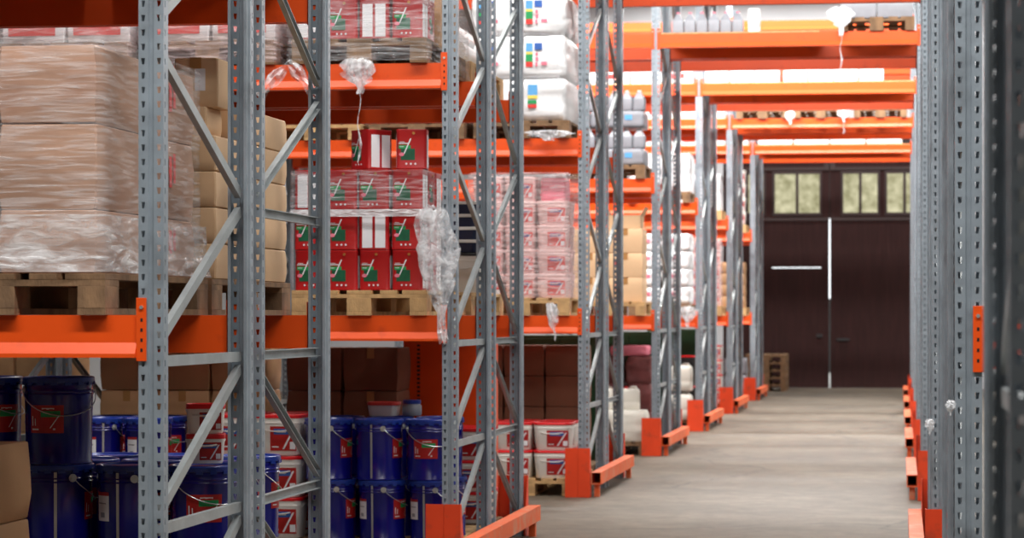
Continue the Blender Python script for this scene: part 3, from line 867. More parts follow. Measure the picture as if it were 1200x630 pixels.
# brown cartons and an orange sheet behind the pails
pallet(-3.74, Y2 + FD + GAP + .39, 0, 'pallet on the floor under brown cartons behind the blue pails of the second row', old=True)
for k in range(4):
    for i, cx in enumerate((-3.44, -3.82)):
        carton(cx, Y2 + FD + GAP + .62, PH + k * .285, .372, .4, .281, f'dark brown carton behind the blue pails of the second row, {["bottom","second","third","top"][k]} layer, {["right","left"][i]}', 'dark brown cartons behind the second row pails', 'kraft_dark', sag=1.3)
def crate():
    t = tag(empty('steel_crate', (-2.995, Y2 + FD + GAP + .90, 0)), 'orange sheet steel crate behind the blue pails of the second row', 'crate')
    link('panel', MB().box(-.33, .25, 0, .008, .05, 1.33).mesh('panel'), t, m=M['orange'])
    link('panel', MB().box(-.33, -.322, .008, .38, .05, 1.33).mesh('panel'), t, m=M['orange'])
    link('panel', MB().box(.242, .25, .008, .38, .05, 1.33).mesh('panel'), t, m=M['orange'])
    link('tray', MB().box(-.33, .25, 0, .38, 0, .05).mesh('tray'), t, m=M['orange'])
    s = MB()
    for k in range(14): s.box(-.236, -.216, -.003, -.0005, .92 + k * .028, .934 + k * .028)
    link('hazard_stripe', s.mesh('hazard_stripe'), t, m=M['black'])
    return t
crate()
tub(-3.16, Y2 + .83, PH + 2 * .3645 + .002, .0, 'white tub with pink lid lying on top of the second row pails', None, .19, .085, lid='red_pale', lab=False, handle=False)
def jar(x, y, z, label):
    t = tag(empty('glass_jar', (x, y, z)), label, 'jar')
    link('body', MB().lathe([(.055, 0), (.06, .008), (.06, .06), (.052, .07), (.052, .074)], 24).mesh('body', smooth=40), t, m=M['greyplastic'])
    link('lid', MB().lathe([(.056, .074), (.056, .094), (.052, .097), (.003, .097)], 24).mesh('lid', smooth=40), t, m=M['blue_lid'])
jar(-2.99, Y2 + .85, PH + 2 * .3645 + .002, 'squat jar with a blue lid on top of the second row pails')
# tubs in the back half of the second row

# ---- second row, lowest shelf: red cans under film
pallet(-3.115, Y2 - .03, S1, 'clean light pallet on the shelf under the red square cans')
xs = [-3.43 + .012, -3.235 + .012, -3.04 + .006, -2.845 + .006]
rots = {(0, 0): 0, (0, 1): 0, (0, 2): 0, (0, 3): 0, (1, 0): 0, (1, 1): 0, (1, 2): PI / 2, (1, 3): 0, (2, 0): PI / 2, (2, 1): 0, (2, 2): 0, (2, 3): 0}
for k in range(3):
    for i, cx in enumerate(xs):
        for j in range(3):
            square_can(cx + random.uniform(-.003, .003), Y2 + .095 + j * .195, S1 + PH + k * .2345, rots[(k, i)] + (j * PI / 2) + random.uniform(-.03, .03), f'red square can on the second row shelf, {["bottom","middle","third"][k]} layer, {["front","middle","back"][j]} line, {["fourth","third","second","first"][i]} from aisle')
            if k > 0 and j == 2: pass
for i, (cx, rz) in enumerate(((xs[2] - .05, -.7), (xs[3], .15))):
    square_can(cx, Y2 + .16, S1 + PH + 3 * .2345 + .003, rz, f'red square paint can on the topmost layer of the second row shelf, {["left","right"][i]} of two')
stretch_wrap(-3.125, Y2 + .297, S1 + PH + 2 * .2345 + .006, .80, .60, .222, 'clear film stretched over the third layer of red square cans', m='film', seed=5, fold=False)
stretch_wrap(-3.125, Y2 + .297, S1 + PH + 2 * .2345 - .042, .81, .61, .042, 'white rolled edge of film running across the red cans', m='film_edge', seed=8, fold=False)
film_bunch(-2.665, Y2 - .075, S1 + PH + .47, .21, .76, 'big crumpled wad of film hanging at the right of the red cans', 4, .06, taper=.72, lean=.06)
film_bunch(-3.61, Y2 + .02, S1 + PH + .72, .10, .70, 'crumpled film hanging down the left side of the red cans', 9, .07, taper=.7)
# back half: navy jars and a white pail with black rim
pallet(-3.09, Y2 + FD + GAP - .02, S1, 'pallet on the second row shelf under navy and white jars')
for k in range(4):
    for j in range(2):
        tub(-2.80, Y2 + FD + GAP + .5 + j * .3 - .2, S1 + PH + .26 + k * .082, .0, f'navy blue tub with pale lid on the white pails, {["bottom","second","third","top"][k]} of the {["front","back"][j]} pile', 'navy tubs in the back half of the second row', .24, .08, lid='white', body='navy', lab=False, handle=False)
for j in range(2):
    tub(-2.80, Y2 + FD + GAP + .3 + j * .3, S1 + PH, .0, f'white pail with thick black rim below the navy tubs, {["front","back"][j]} one', 'white pails with black rims', .26, .256, lid='black', body='white', lab=False)

# ---- second row, second shelf: wrapped red cans and pale wrapped cartons
for q, (cx, nm) in enumerate(((-3.115, 'right'), (-4.02, 'middle'), (-4.90, 'left'))):
    pallet(cx, Y2 - .03, S2, f'film covered pallet on the upper shelf of the second row, {nm} of three', old=True)
for k in range(2):
    for i, cx in enumerate(xs):
        for j in range(2):
            square_can(cx, Y2 + .095 + j * .195, S2 + PH + k * .2345, (PI / 2 if (i + k) % 2 == 0 else 0) + j * PI / 2, f'film wrapped red can, second row upper shelf, {["lower","upper"][k]} layer, {["front","back"][j]} line, {["fourth","third","second","first"][i]} from aisle', 'red square cans on the upper shelf')
carton(-3.125, Y2 + .83, S2 + PH, .76, .6, .46, 'large brown shading carton behind the wrapped red cans on the second row upper shelf', None, 'kraft', tape=None)  # hidden block added to keep lamp light off the rear beams
for cx, nm in ((-4.02, 'middle'), (-4.90, 'left')):  # mostly hidden loads, added to shade the beams inside the rack
    pallet(cx, Y2 + FD + GAP - .02, S2, f'added pallet on the upper shelf at the back of the second row, {nm} one', old=True)
    soft_pack(cx, Y2 + FD + GAP + .58, S2 + PH, .78, 1.1, .8, f'added shading load on the upper shelf at the back of the second row, {nm} one', 'added shading loads at the back of the second row', 'white_film', 210)
stretch_wrap(-3.115, Y2 + .57, S2 + .012, .822, 1.222, .63, 'clear film round the red cans on the upper shelf of the second row', m='film', seed=11, puff=.012)
for q, (x0, nm) in enumerate(((-4.02, 'middle'), (-4.90, 'left'))):
    for k in range(2):
        for i in range(2):
            carton(x0 + (.2 if i == 0 else -.2), Y2 + .57, S2 + PH + k * .243, .385, 1.08, .24, f'white carton on the {nm} upper pallet of the second row, {["lower","upper"][k]} {["right","left"][i]}', 'white cartons on the upper shelf of the second row', 'white_paper', tape=None, mark=('front', ((-.4, .35, .2, .5), (-.3, .1, .6, .75))), sag=.5)
    stretch_wrap(x0, Y2 + .57, S2 + .012, .822, 1.222, .65, f'clear film round the white cartons on the {nm} upper pallet', m='film_pink', seed=20 + q)
film_bunch(-3.10, Y2 - .085, S2 + .02, .17, .20, 'crumpled film tail hanging from the upper pallet with a long thread', 12, .05, tail=.42, taper=.8)
def film_strip(pts, w, label, seed):
    mb = MB(); vs = []; n = len(pts)
    for i, p in enumerate(pts):
        t = (Vector(pts[min(i + 1, n - 1)]) - Vector(pts[max(i - 1, 0)])).normalized(); u = Vector((-t.z, 0, t.x))
        for k in range(7):
            s = k / 6 - .5
            vs.append(Vector(p) + u * w * s * (1 + .3 * math.sin(i * 1.7 + seed)) + Vector((0, .012 * math.sin(k * 2.2 + i * .9 + seed) - .02 * (1 - (2 * s) ** 2), 0)))
    mb.add(vs, [(i * 7 + k, i * 7 + k + 1, i * 7 + k + 8, i * 7 + k + 7) for i in range(n - 1) for k in range(6)])
    return tag(link('hanging_film', mb.mesh('hanging_film', smooth=60), None, (0, 0, 0), 0, M['film_bunch']), label, 'film', 'loose ends of film hanging from the loads')
fs = [(-3.70 + .03 * i, Y2 - .075, S2 - .19 + .185 * (i / 6)) for i in range(7)] + [(-3.50 + .027 * i, Y2 - .075, S2 - .02 - .205 * (i / 7)) for i in range(1, 8)]
film_strip(fs, .07, 'folded strip of film hanging over the upper beam in an upturned v', 2)
# back half, upper shelf: white rolls on a board
pallet(-3.09, Y2 + FD + GAP - .02, S2, 'pallet on the upper shelf of the second row under white film rolls')
for k, (dx, dz, ln) in enumerate(((0, .07, .75), (-.16, .07, .75), (-.08, .208, .75))):
    def roll(): 
        mb = MB().tube([(0, 0, 0), (0, ln, 0)], .068, 20); return mb.mesh('roll', smooth=40)
    o = empty('film_roll', (-2.80 + dx, Y2 + FD + GAP + .03, S2 + PH + dz)); tag(o, f'white film roll lying on the upper shelf of the second row, {["right","left","top"][k]} of three', 'film roll', 'white film rolls')
    part('roll', 'roll', roll, M['white_film'], o)
    part('core', 'core', lambda: MB().tube([(0, -.02, 0), (0, .77, 0)], .022, 12).mesh('core', smooth=40), M['kraft'], o)

# white tubs in the back half of the second row, at floor level
for k in range(3):
    for j in range(2):
        tub(-2.79, Y2 + FD + GAP + .44 + j * .262, .15 + .2045 * k, .0, f'white tub with red lid behind second row pails, {["bottom","middle","top"][k]} layer, {["front","back"][j]} one', 'white tubs in the back half of the second row', .27, .203, lab=True)
def short_pallet(x, y, z, label):
    t = tag(empty('half_pallet', (x, y, z)), label, 'pallet', 'half size pallets')
    link('deck', MB().box(-.15, .15, 0, .60, .128, .148).mesh('deck'), t, m=M['wood_old'])
    for c in (-.12, .12): link('runner', MB().box(c - .03, c + .03, 0, .60, 0, .128).mesh('runner'), t, m=M['wood_old'])
short_pallet(-2.79, Y2 + FD + GAP + .27, 0, 'half size pallet under the white tubs behind the second row posts')

# ---- cartons filling the bays that only show in gaps
pallet(-4.72, Y2 + FD + GAP + .39, 0, 'pallet on the floor under kraft cartons at the far left of the second row', old=True)
for k in range(4):
    for i, cx in enumerate((-4.33, -4.71, -5.09)):
        carton(cx, Y2 + FD + GAP + .62, PH + k * .285, .372, .4, .281, f'kraft carton at the far left behind the second row pails, {["bottom","second","third","top"][k]} layer, {["right","middle","left"][i]}', 'kraft cartons at the far left of the second row', 'kraft', sag=1.3)
pallet(-5.86, Y2 + FD + GAP + .39, 0, 'pallet on the floor under kraft cartons in the next bay of the second row', old=True)
for k in range(4):
    for i, cx in enumerate((-5.67, -6.05)):
        carton(cx, Y2 + FD + GAP + .62, PH + k * .285, .372, .4, .281, f'kraft carton in the next bay behind the second row pails, {["bottom","second","third","top"][k]} layer, {["right","left"][i]}', 'kraft cartons in the next bay of the second row', 'kraft', sag=1.3)
for yb, hf in ((Y1 - .03, 'front'), (Y1 + FD + GAP - .02, 'back')):  # unseen loads above the view, added to shade the rack interior
    for cx, sd in ((-3.14, 'right'), (-4.06, 'left')):
        pallet(cx, yb, S2, f'added unseen pallet on the upper shelf of the nearest row, {hf} half, {sd} one', old=True)
        soft_pack(cx, yb + .6, S2 + PH, .78, 1.1, 1.0, f'unseen shading load on the upper shelf of the nearest row, {hf} half, {sd} one', 'unseen shading loads on the upper shelf of the nearest row', 'white_film', 200)
for yb, nm in ((Y1, 'nearest right'),):
    for zb, lv in ((0, 'floor'), (S1 - .03, 'lowest shelf'), (S2 - .03, 'upper shelf')):
        pallet(.80, yb + .02, zb, f'pallet right of the aisle on the {lv} of the nearest rack row', old=True)
        for k in range(3):
            for i, cx in enumerate((.595, .985)):
                carton(cx, yb + .45, zb + PH + k * .33, .384, .7, .326, f'brown carton right of the aisle on the {lv}, {["bottom","middle","top"][k]} {["left","right"][i]}', 'brown cartons right of the aisle', 'kraft_dark', tape=None)

# ---- third row
pallet(-3.10, Y3 - .03, S1, 'pallet on the third row shelf under film wrapped red and white tubs')
for k in range(5):
    for i, cx in enumerate((-2.86, -3.13, -3.40)):
        if k == 4 and i == 0: continue
        for j in range(2):
            tub(cx + .004, Y3 + .15 + j * .27, S1 + PH + k * .2005, .0, f'film wrapped red and white tub, third row shelf, {["bottom","second","third","fourth","top"][k]} layer, {["front","back"][j]} line, {["right","middle","left"][i]}', 'red and white tubs on the third row shelf', .262, .199, lid='tub_pink', body='tub_pink', lab='pale', handle=True)
soft_pack(-2.86, Y3 + .27, S1 + PH + 4 * .2005 + .002, .22, .3, .19, 'round pale pink wrapped bundle on top of the third row tubs', None, 'pink', 31, lump=.01)
stretch_wrap(-3.13, Y3 + .285, S1 + PH + .004, .835, .56, 1.02, 'clear pinkish film round the red and white tubs of the third row', m='film_pink', seed=14, puff=.01)
film_bunch(-2.84, Y3 - .09, S1 + .10, .10, .30, 'white end of film hanging over the third row beam', 15, .04, taper=.35, lean=.03)
pallet(-3.10, Y3 - .03, S2, 'pallet on the upper shelf of the third row under white packs', old=True)
PR = [('sky', -.34, -.2, .62, .82), ('yellow', -.34, -.2, .56, .62), ('green_lit', -.34, -.2, .38, .56), ('red_pale', -.34, -.2, .26, .38), ('bluetxt', -.16, .0, .66, .82), ('pink', -.14, -.09, .52, .6), ('pink', -.14, -.08, .4, .49), ('pink', -.14, -.1, .27, .37), ('pink', -.02, .1, .3, .38)]
for k in range(3):
    for i, cx in enumerate((-2.93, -3.34)):
        soft_pack(cx, Y3 + .45, S2 + PH + k * .352, .40, .9, .35, f'plump white wrapped pack with colour print on the upper third row shelf, {["bottom","middle","top"][k]} {["right","left"][i]}', 'white printed packs on the upper shelf of the third row', 'white_film', 40 + k * 2 + i, PR if k else [('sky', -.3, -.1, .6, .85), ('yellow', -.3, -.1, .52, .6), ('red_pale', -.3, -.12, .3, .38), ('green_lit', -.3, -.12, .4, .48)])
for q, (cx, nm) in enumerate(((-3.98, 'middle'), (-4.86, 'left'))):
    pallet(cx, Y3 - .03, S2, f'pallet on the upper shelf of the third row, {nm} of three', old=(q == 0))
    for k in range(2):
        for i in range(2):
            soft_pack(cx + (.2 if i == 0 else -.2), Y3 + .45, S2 + PH + k * .352, .395, .9, .35, f'plump white pack on the {nm} pallet of the upper third row shelf, {["bottom","top"][k]} {["right","left"][i]}', 'white printed packs on the upper shelf of the third row', 'white_film', 40 + k * 2 + i)
film_bunch(-2.86, Y3 - .07, S2 + .06, .34, .085, 'crumpled film end under the white packs of the third row', 17, .05, taper=.9)
pallet(-2.99 - .09, Y3 + .10, 0, 'light pallet on the floor under the third row tubs')
for k in range(2):
    for i, cx in enumerate((-2.865, -3.20, -3.53 - .02)):
        for j in range(2):
            tub(cx, Y3 + .25 + j * .31, PH + k * .232, .0, f'white tub with red label, third row floor, {["lower","upper"][k]} layer, {["front","back"][j]} line, {["right","middle","left"][i]}', 'white tubs on the third row floor', .325, .229, lab=True)
pallet(-3.16, Y3 + FD + GAP + .08, 0, 'pallet on the floor under dark brown cartons in the third row', old=True)
for k in range(4):
    for i, cx in enumerate((-2.93, -3.30, -3.67)):
        carton(cx, Y3 + FD + GAP + .28, PH + k * .272, .366, .38, .269, f'dark brown carton behind the third row tubs, {["bottom","second","third","top"][k]} layer, {["right","middle","left"][i]}', 'dark brown cartons behind the third row tubs', 'kraft_dark', sag=1.2, tape=None)

# ---- fourth row
pallet(-3.10, Y4 - .03, S1, 'pallet on the fourth row shelf under kraft cartons', old=False)
for k in range(3):
    for i, cx in enumerate((-2.915, -3.295)):
        carton(cx, Y4 + .26, S1 + PH + k * .262, .374, .44, .26, f'kraft carton with red mark on the fourth row shelf, {["bottom","middle","top"][k]} {["right","left"][i]}', 'kraft cartons on the fourth row shelf', 'kraft_light', mark=('front', ((-.28, -.08, .62, .74), (-.3, -.2, .5, .62))), sag=1.)
def open_carton(x, y, z, label):
    t = tag(empty('open_carton', (x, y, z)), label, 'carton')
    b = MB(); w, d, h, k = .34, .36, .14, .005
    b.box(-w/2, w/2, -d/2, -d/2 + k, 0, h); b.box(-w/2, w/2, d/2 - k, d/2, 0, h); b.box(-w/2, -w/2 + k, -d/2 + k, d/2 - k, 0, h); b.box(w/2 - k, w/2, -d/2 + k, d/2 - k, 0, h); b.box(-w/2 + k, w/2 - k, -d/2 + k, d/2 - k, 0, k)
    link('body', b.mesh('body'), t, m=M['kraft_light'])
    for s in (-1, 1):
        link('flap', MB().add([(s * w/2, -d/2, h), (s * w/2, d/2, h), (s * (w/2 + .05), d/2, h + .09), (s * (w/2 + .05), -d/2, h + .09), (s * (w/2 + .004), -d/2, h), (s * (w/2 + .004), d/2, h), (s * (w/2 + .054), d/2, h + .09), (s * (w/2 + .054), -d/2, h + .09)], [(0, 1, 2, 3), (7, 6, 5, 4), (0, 4, 5, 1), (2, 6, 7, 3), (1, 5, 6, 2), (0, 3, 7, 4)]).mesh('flap'), t, m=M['kraft_light'])
open_carton(-2.93, Y4 + .26, S1 + PH + 3 * .262 + .002, 'open kraft carton on top of the fourth row cartons')
pallet(-3.10, Y4 - .03, S2, 'pallet on the upper shelf of the fourth row under grey jugs', old=True)
z = S2 + PH
for k in range(2):
    for i, cx in enumerate((-2.86, -3.16, -3.46)):
        soft_pack(cx, Y4 + .3, z, .29, .5, .18, f'pale grey wrapped pack with blue mark on the upper fourth row shelf, {["lower","upper"][k]} {["right","middle","left"][i]}', 'pale grey packs on the upper shelf of the fourth row', 'greyplastic', 60 + i + k, [('sky', -.22, .05, .45, .75)], lump=.006)
    z += .182
    for i in range(6):
        jug(-2.775 - i * .135, Y4 + .13, z, f'grey plastic jug on the upper fourth row shelf, {["lower","upper"][k]} line, {["first","second","third","fourth","fifth","sixth"][i]} from the aisle', 'grey jugs on the upper shelf of the fourth row', h=.22, w=.13)
    z += .222
# floor of the fourth row: canisters, white bags, maroon sacks
pallet(-2.98 - .1, Y4 + .10, 0, 'pallet on the floor under white canisters in the fourth row', old=True)
for i, (dx, dy, sd) in enumerate(((-2.86, .24, 3), (-3.20, .24, 4))):
    soft_pack(dx, Y4 + dy + .08, PH, .32, .36, .33, f'big white plastic bag on the fourth row floor pallet, {["right","left"][i]} one', 'white bags on the fourth row floor', 'milk', 70 + sd, lump=.03)
for i, (dx, dy, rz) in enumerate(((-2.90, .24, .3), (-3.17, .24, -.2))):
    jerrycan(dx, Y4 + dy + .08, PH + .332, rz, f'translucent white canister lying on the white bags of the fourth row, {["right","left"][i]} one', 'white canisters in the fourth row', .2, .17, .26)
for i, cx in enumerate((-2.84, -3.16)):
    for k in range(3):
        soft_pack(cx, Y4 + .8, PH + k * .302, .3, .4, .3, f'maroon wrapped sack behind the white bags of the fourth row, {["bottom","middle","top"][k]} {["right","left"][i]}', 'maroon sacks in the fourth row', 'maroon', 80 + i * 3 + k, lump=.03)
soft_pack(-2.95, Y4 + .78, PH + .91, .44, .36, .11, 'pale pink film bundle on top of the maroon sacks', None, 'pink', 90, lump=.03)
def green_cabinet(y, label, x=-3.05):
    t = tag(empty('steel_cabinet', (x, y, 0)), label, 'cabinet', 'dark green cabinets at the back of the rows')
    link('body', MB().box(-.38, .38, 0, .5, .05, 1.31).mesh('body', bevel=.004), t, m=M['green_dark'])
    for s in (-1, 1):
        d = link('door', MB().box(min(0, s * .36) + .004, max(0, s * .36) - .004, -.018, -.001, .09, 1.28).mesh('door', bevel=.002), t, m=M['green_dark'])
        link('handle', MB().box(s * .04 - .008, s * .04 + .008, -.04, -.018, .7, .82).mesh('handle'), d, m=M['zinc'])
    link('plinth', MB().box(-.36, .36, .02, .48, 0, .05).mesh('plinth'), t, m=M['black'])
green_cabinet(Y4 + FD + GAP + .3, 'dark green steel cabinet behind the maroon sacks in the fourth row')
green_cabinet(Y3 + 2 * FD + GAP + .20, 'dark green steel cabinet behind the dark brown cartons of the third row, right one', -3.16)
green_cabinet(Y3 + 2 * FD + GAP + .20, 'dark green steel cabinet behind the dark brown cartons of the third row, left one', -3.95)
green_cabinet(Y5 + FD + GAP + .3, 'dark green steel cabinet behind the white canisters in the fifth row')

# ---- rows five to seven, left
pallet(-3.10, Y5 - .03, S1, 'pallet on the fifth row shelf under white sacks', old=True, far=True)
for k in range(4):
    for i, cx in enumerate((-2.90, -3.30)):
        soft_pack(cx, Y5 + .4, S1 + PH + k * .23, .39, .7, .228, f'white sack on the fifth row shelf, {["bottom","second","third","top"][k]} {["right","left"][i]}', 'white sacks on the fifth row shelf', 'white_film', 100 + k, [('pink', -.2, .2, .5, .7)])
film_bunch(-2.72, Y5 - .07, S1 + .12, .22, .26, 'white crumpled film hanging over the fifth row beam', 21, .05, taper=.6)
pallet(-3.10, Y5 - .03, S2, 'pallet on the upper shelf of the fifth row', old=True, far=True)
for k in range(2):
    for i, cx in enumerate((-2.90, -3.30)):
        carton(cx, Y5 + .4, S2 + PH + k * .25, .39, .6, .247, f'pale white carton on the upper fifth row shelf, {["lower","upper"][k]} {["right","left"][i]}', 'pale cartons on the upper shelf of the fifth row', 'white_paper', tape=None)
pallet(-3.06, Y5 + .10, 0, 'pallet on the floor under white canisters in the fifth row', old=True, far=True)
for k in range(2):
    for i, cx in enumerate((-2.83, -3.15)):
        jerrycan(cx, Y5 + .2, PH + k * .372, 0, f'white canister with red cap on the fifth row floor, {["lower","upper"][k]} {["right","left"][i]}', 'white canisters in the fifth row', .28, .24, .37)
for i, cx in enumerate((-2.84, -3.2)):
    tub(cx, Y5 + .66, PH + .02, 0, f'black tub with red lid behind the fifth row canisters, lower {["right","left"][i]}', 'black tubs in the fifth row', .33, .4, body='black', lab=False, handle=False)
    tub(cx, Y5 + .66, PH + .422, 0, f'black tub with red lid behind the fifth row canisters, upper {["right","left"][i]}', 'black tubs in the fifth row', .33, .4, body='black', lab=False, handle=False)
pallet(-3.10, Y6 - .03, S1, 'pallet on the sixth row shelf under red and white tubs', old=False, far=True)
for k in range(5):
    for i, cx in enumerate((-2.86, -3.13)):
        tub(cx, Y6 + .15, S1 + PH + k * .2005, 0, f'red labelled white tub on the sixth row shelf, {["bottom","second","third","fourth","top"][k]} {["right","left"][i]}', 'red and white tubs on the sixth row shelf', .262, .199, lid='tub_pink', body='tub_pink', lab='pale')
stretch_wrap(-2.995, Y6 + .15, S1 + PH + .004, .56, .27, 1.02, 'clear film round the sixth row tubs on the shelf', m='film_pink', seed=23)
pallet(-3.10, Y6 - .03, S2, 'light pallet on the upper shelf of the sixth row', far=True)
for k in range(2):
    for i, cx in enumerate((-2.92, -3.32)):
        carton(cx, Y6 + .4, S2 + PH + k * .28, .38, .6, .277, f'pale white carton on the upper sixth row shelf, {["lower","upper"][k]} {["right","left"][i]}', 'pale cartons on the upper shelf of the sixth row', 'white_paper', tape=None)
pallet(-3.10, Y6 + .10, 0, 'pallet on the floor under wrapped tubs in the sixth row', far=True, old=True)
for k in range(4):
    for i, cx in enumerate((-2.85, -3.16)):
        tub(cx, Y6 + .18, PH + k * .225, 0, f'white tub with red lid on the sixth row floor, {["bottom","second","third","top"][k]} {["right","left"][i]}', 'white tubs on the sixth row floor', .29, .222, lab='pale')
pallet(-3.10, Y7 - .03, S1, 'pallet on the farthest row shelf', far=True, old=False)
for k in range(4):
    carton(-2.95, Y7 + .3, S1 + PH + k * .2, .44, .5, .198, f'kraft carton on the farthest row shelf, {["bottom","second","third","top"][k]} of four', 'kraft cartons on the farthest row shelf', 'kraft', tape=None)
pallet(-3.10, Y7 - .03, S2, 'pallet on the upper shelf of the farthest row', far=True, old=False)
for k in range(4):
    tub(-2.86, Y7 + .16, S2 + PH + k * .24, 0, f'white tub with red print on the upper farthest row shelf, {["bottom","second","third","top"][k]} of four', 'tubs on the upper shelf of the farthest row', .3, .238, lid='white', lab=True)
pallet(-3.10, Y7 + .10, 0, 'pallet on the floor in the farthest row', far=True, old=True)
for k in range(2):
    soft_pack(-2.9, Y7 + .4, PH + k * .3, .4, .5, .298, f'grey wrapped pack on the farthest row floor, {["lower","upper"][k]} one', 'grey packs in the farthest row', 'greyplastic', 120 + k)

def shelf_board(x0, x1, y, label):
    o = link('shelf_board', MB().box(x0, x1, y + .002, y + FD - .002, S3 - .0005, S3 + .0115).mesh('shelf_board'), None, (0, 0, 0), 0, M['wood'])
    return tag(o, label, 'shelf board', 'boards lying on the third shelf beams')
for r in (2, 4, 5, 6): shelf_board(XL2 + .06, XL - .06, ROWY[r], f'board on the third shelf of the {ORD[r]} row under white cartons')
shelf_board(XL + .06, -.85, Y4, 'board on the fourth row bridge under the grey jugs')
shelf_board(XL + .06, XR - .06, Y5, 'board on the fifth row bridge under white cartons')
shelf_board(XL + .06, XR - .06, Y7, 'board on the farthest bridge under long white packs')
SB = S3 + .012
# left bays, third shelf: pale cartons in rows five, six and seven
for r, yy in ((4, Y5), (5, Y6), (6, Y7), (2, Y3)):
    n = ORD[r]
    for i in range(5):
        carton(-2.86 - i * .42, yy + .3, SB, .4, .5, .22, f'white carton on the third shelf of the {n} row, {["first","second","third","fourth","fifth"][i]} left of aisle', 'white cartons on the third shelf left of the aisle', 'white_paper', tape=None, mark=('front', ((-.3, .2, .3, .6),)) if i % 2 == 0 else None, sag=.5)
# ---- bridges over the aisle
for i in range(6):
    jug(-2.355 - .0 + i * .128, Y4 + .10, SB, f'grey plastic jug on the fourth row bridge over the aisle, {["first","second","third","fourth","fifth","sixth"][i]} from the left', 'grey jugs on the bridge', w=.122, h=.225, cap='pink')
soft_pack(-1.545, Y4 + .14, SB, .13, .2, .25, 'white wrapped pack beside the grey jugs on the bridge', None, 'white_film', 130)
pallet(-.25, Y4 - .03, S3, 'pallet on the fourth row bridge at the right end', far=True, old=True)
for i in range(2):
    carton(-.44 + i * .385, Y4 + .32, S3 + PH, .38, .5, .2, f'grey wrapped carton on the bridge pallet, {["left","right"][i]} one', 'grey cartons on the bridge pallet', 'greyplastic', tape=None)
film_bunch(-.62, Y4 - .08, S3 + .25, .26, .30, 'white film bunch with a long thread hanging from the fourth row bridge', 25, .06, tail=.38, taper=.5, m='film_thick', lean=.0)
for i in range(8):
    x_ = -2.36 + i * .325 + (.04 if i > 2 else 0)
    if i == 7: continue
    carton(x_, Y5 + .3, SB, .31, .5, .24, f'white carton on the fifth row bridge over the aisle, {["first","second","third","fourth","fifth","sixth","seventh"][i]} from the left', 'white cartons on the fifth row bridge', 'white_paper', tape=None, sag=.4)
for i, x_ in enumerate((-2.08, -1.2, -.3)):
    pallet(x_, Y6 - .03, S3, f'pallet on the sixth row bridge over the aisle, {["left","middle","right"][i]} one', far=True, old=True)
film_bunch(-1.66, Y6 - .08, S3 + .1, .13, .2, 'short white film tail on the sixth row bridge between two pallets', 26, .05, taper=.8, m='film_thick')
film_bunch(-.85, Y6 - .08, S3 + .13, .18, .2, 'long white film tail on the sixth row bridge', 27, .05, tail=.2, taper=.5, m='film_thick')
for i in range(4):
    soft_pack(-2.2 + i * .64, Y7 + .2, SB, .62, .3, .13, f'long white pack on the farthest bridge over the aisle, {["first","second","third","fourth"][i]} from the left', 'white packs on the farthest bridge', 'white_film', 140 + i)
# stack of empty pallets beside the gate
for k in range(5):
    pallet(-2.62 - .03, 45.6, k * .1455, f'empty pallet beside the dark gate, {["bottom","second","third","fourth","topmost"][k]} of five', 'empty pallets stacked by the gate', old=True, far=True)
# film shreds stuck to the right posts
for i, (yy, zz) in enumerate(((Y2 - .012, .86), (Y1 - .012, 1.16))):
    film_bunch(XR - .06, yy - .02, zz + .05, [.05, .03][i], [.09, .05][i], f'white shred of film caught on the right hand posts, {["farther","nearer"][i]} one', 50 + i, .025, taper=.6, m='film_thick')

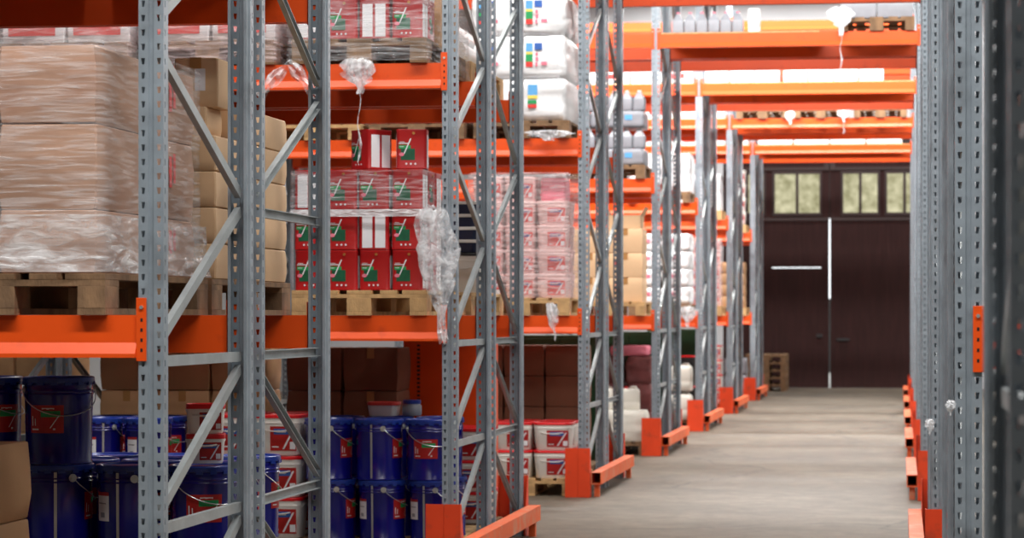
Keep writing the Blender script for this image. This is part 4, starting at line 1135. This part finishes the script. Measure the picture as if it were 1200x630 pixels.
# ------------------------------------------------------------------ light
def added_ceiling_light(x, y, L, power, label, along='x', w=.35, zz=None):  # unseen lamps added in place of skylights, hung to brighten the upper racks
    zz = HC - .25 if zz is None else zz
    t = tag(empty('added_ceiling_light', (x, y, zz)), label, 'ceiling light', 'added lights over the cross aisles')
    a, b = (L / 2, w / 2) if along == 'x' else (w / 2, L / 2)
    link('housing', MB().box(-a, a, -b, b, .06, .12).mesh('housing'), t, m=M['white'])
    link('diffuser', MB().box(-a + .02, a - .02, -b + .02, b - .02, .03, .06).mesh('diffuser'), t, m=M['lamp'])
    for s in (-1, 1): link('hanger', MB().tube([(s * a * .8, 0, .12), (s * a * .8, 0, HC - zz - .001)] if along == 'x' else [(0, s * b * .8, .12), (0, s * b * .8, HC - zz - .001)], .008, 6).mesh('hanger'), t, m=M['zinc'])
    ld = bpy.data.lights.new('lamp_light', 'AREA'); ld.shape = 'RECTANGLE'; ld.size = 2 * a; ld.size_y = 2 * b; ld.energy = power; ld.color = (1, .985, .955)
    lo = bpy.data.objects.new('lamp_light', ld); COL.objects.link(lo); lo.parent = t; lo.location = (0, 0, .0)
    return t
for k in range(7):
    yc = ROWY[k] + 2 * FD + GAP + 1.5
    p = [310, 360, 360, 600, 900, 950, 330][k]
    if k == 6: yc = 46.3
    zz = [6.6, 6.6, 5.6, 5.6, 6.9, 7.7, 8.0][k]
    added_ceiling_light(-2.2, yc, 7.5, p, f'added hanging light over the cross aisle behind the {ORD[k]} rack row, left one', zz=zz)
    added_ceiling_light(4.6, yc, 4.5, p * .4, f'added hanging light over the cross aisle behind the {ORD[k]} rack row, right one', zz=zz)
added_ceiling_light(-.7, 5.2, 9.0, 600, 'added hanging light in front of the nearest rack row', zz=6.6)
added_ceiling_light(-1.6, -.5, 5.0, 80, 'added hanging light above the camera end of the aisle', zz=6.6)

w = bpy.data.worlds.new('World'); SC.world = w; w.use_nodes = True
bg = w.node_tree.nodes['Background']
bg.inputs[0].default_value = (.93, .97, 1, 1); bg.inputs[1].default_value = 1.6

# ------------------------------------------------------------------ camera
cd = bpy.data.cameras.new('camera'); cam = bpy.data.objects.new('camera', cd); COL.objects.link(cam)
cd.sensor_width = 36; cd.lens = 81
cd.shift_x = -.103; cd.shift_y = .0458
cam.location = (0, 0, 1.49); cam.rotation_euler = (PI / 2, 0, math.radians(7))
cd.dof.use_dof = True; cd.dof.focus_distance = 10.0; cd.dof.aperture_fstop = 4.6
cd.clip_end = 200
SC.camera = cam

SC.view_settings.view_transform = 'Standard'; SC.view_settings.look = 'None'
SC.view_settings.gamma = 1; SC.view_settings.use_curve_mapping = False
SC.view_settings.exposure = .25
SC.cycles.use_denoising = True
SC.cycles.max_bounces = 8; SC.cycles.diffuse_bounces = 4; SC.cycles.transparent_max_bounces = 12
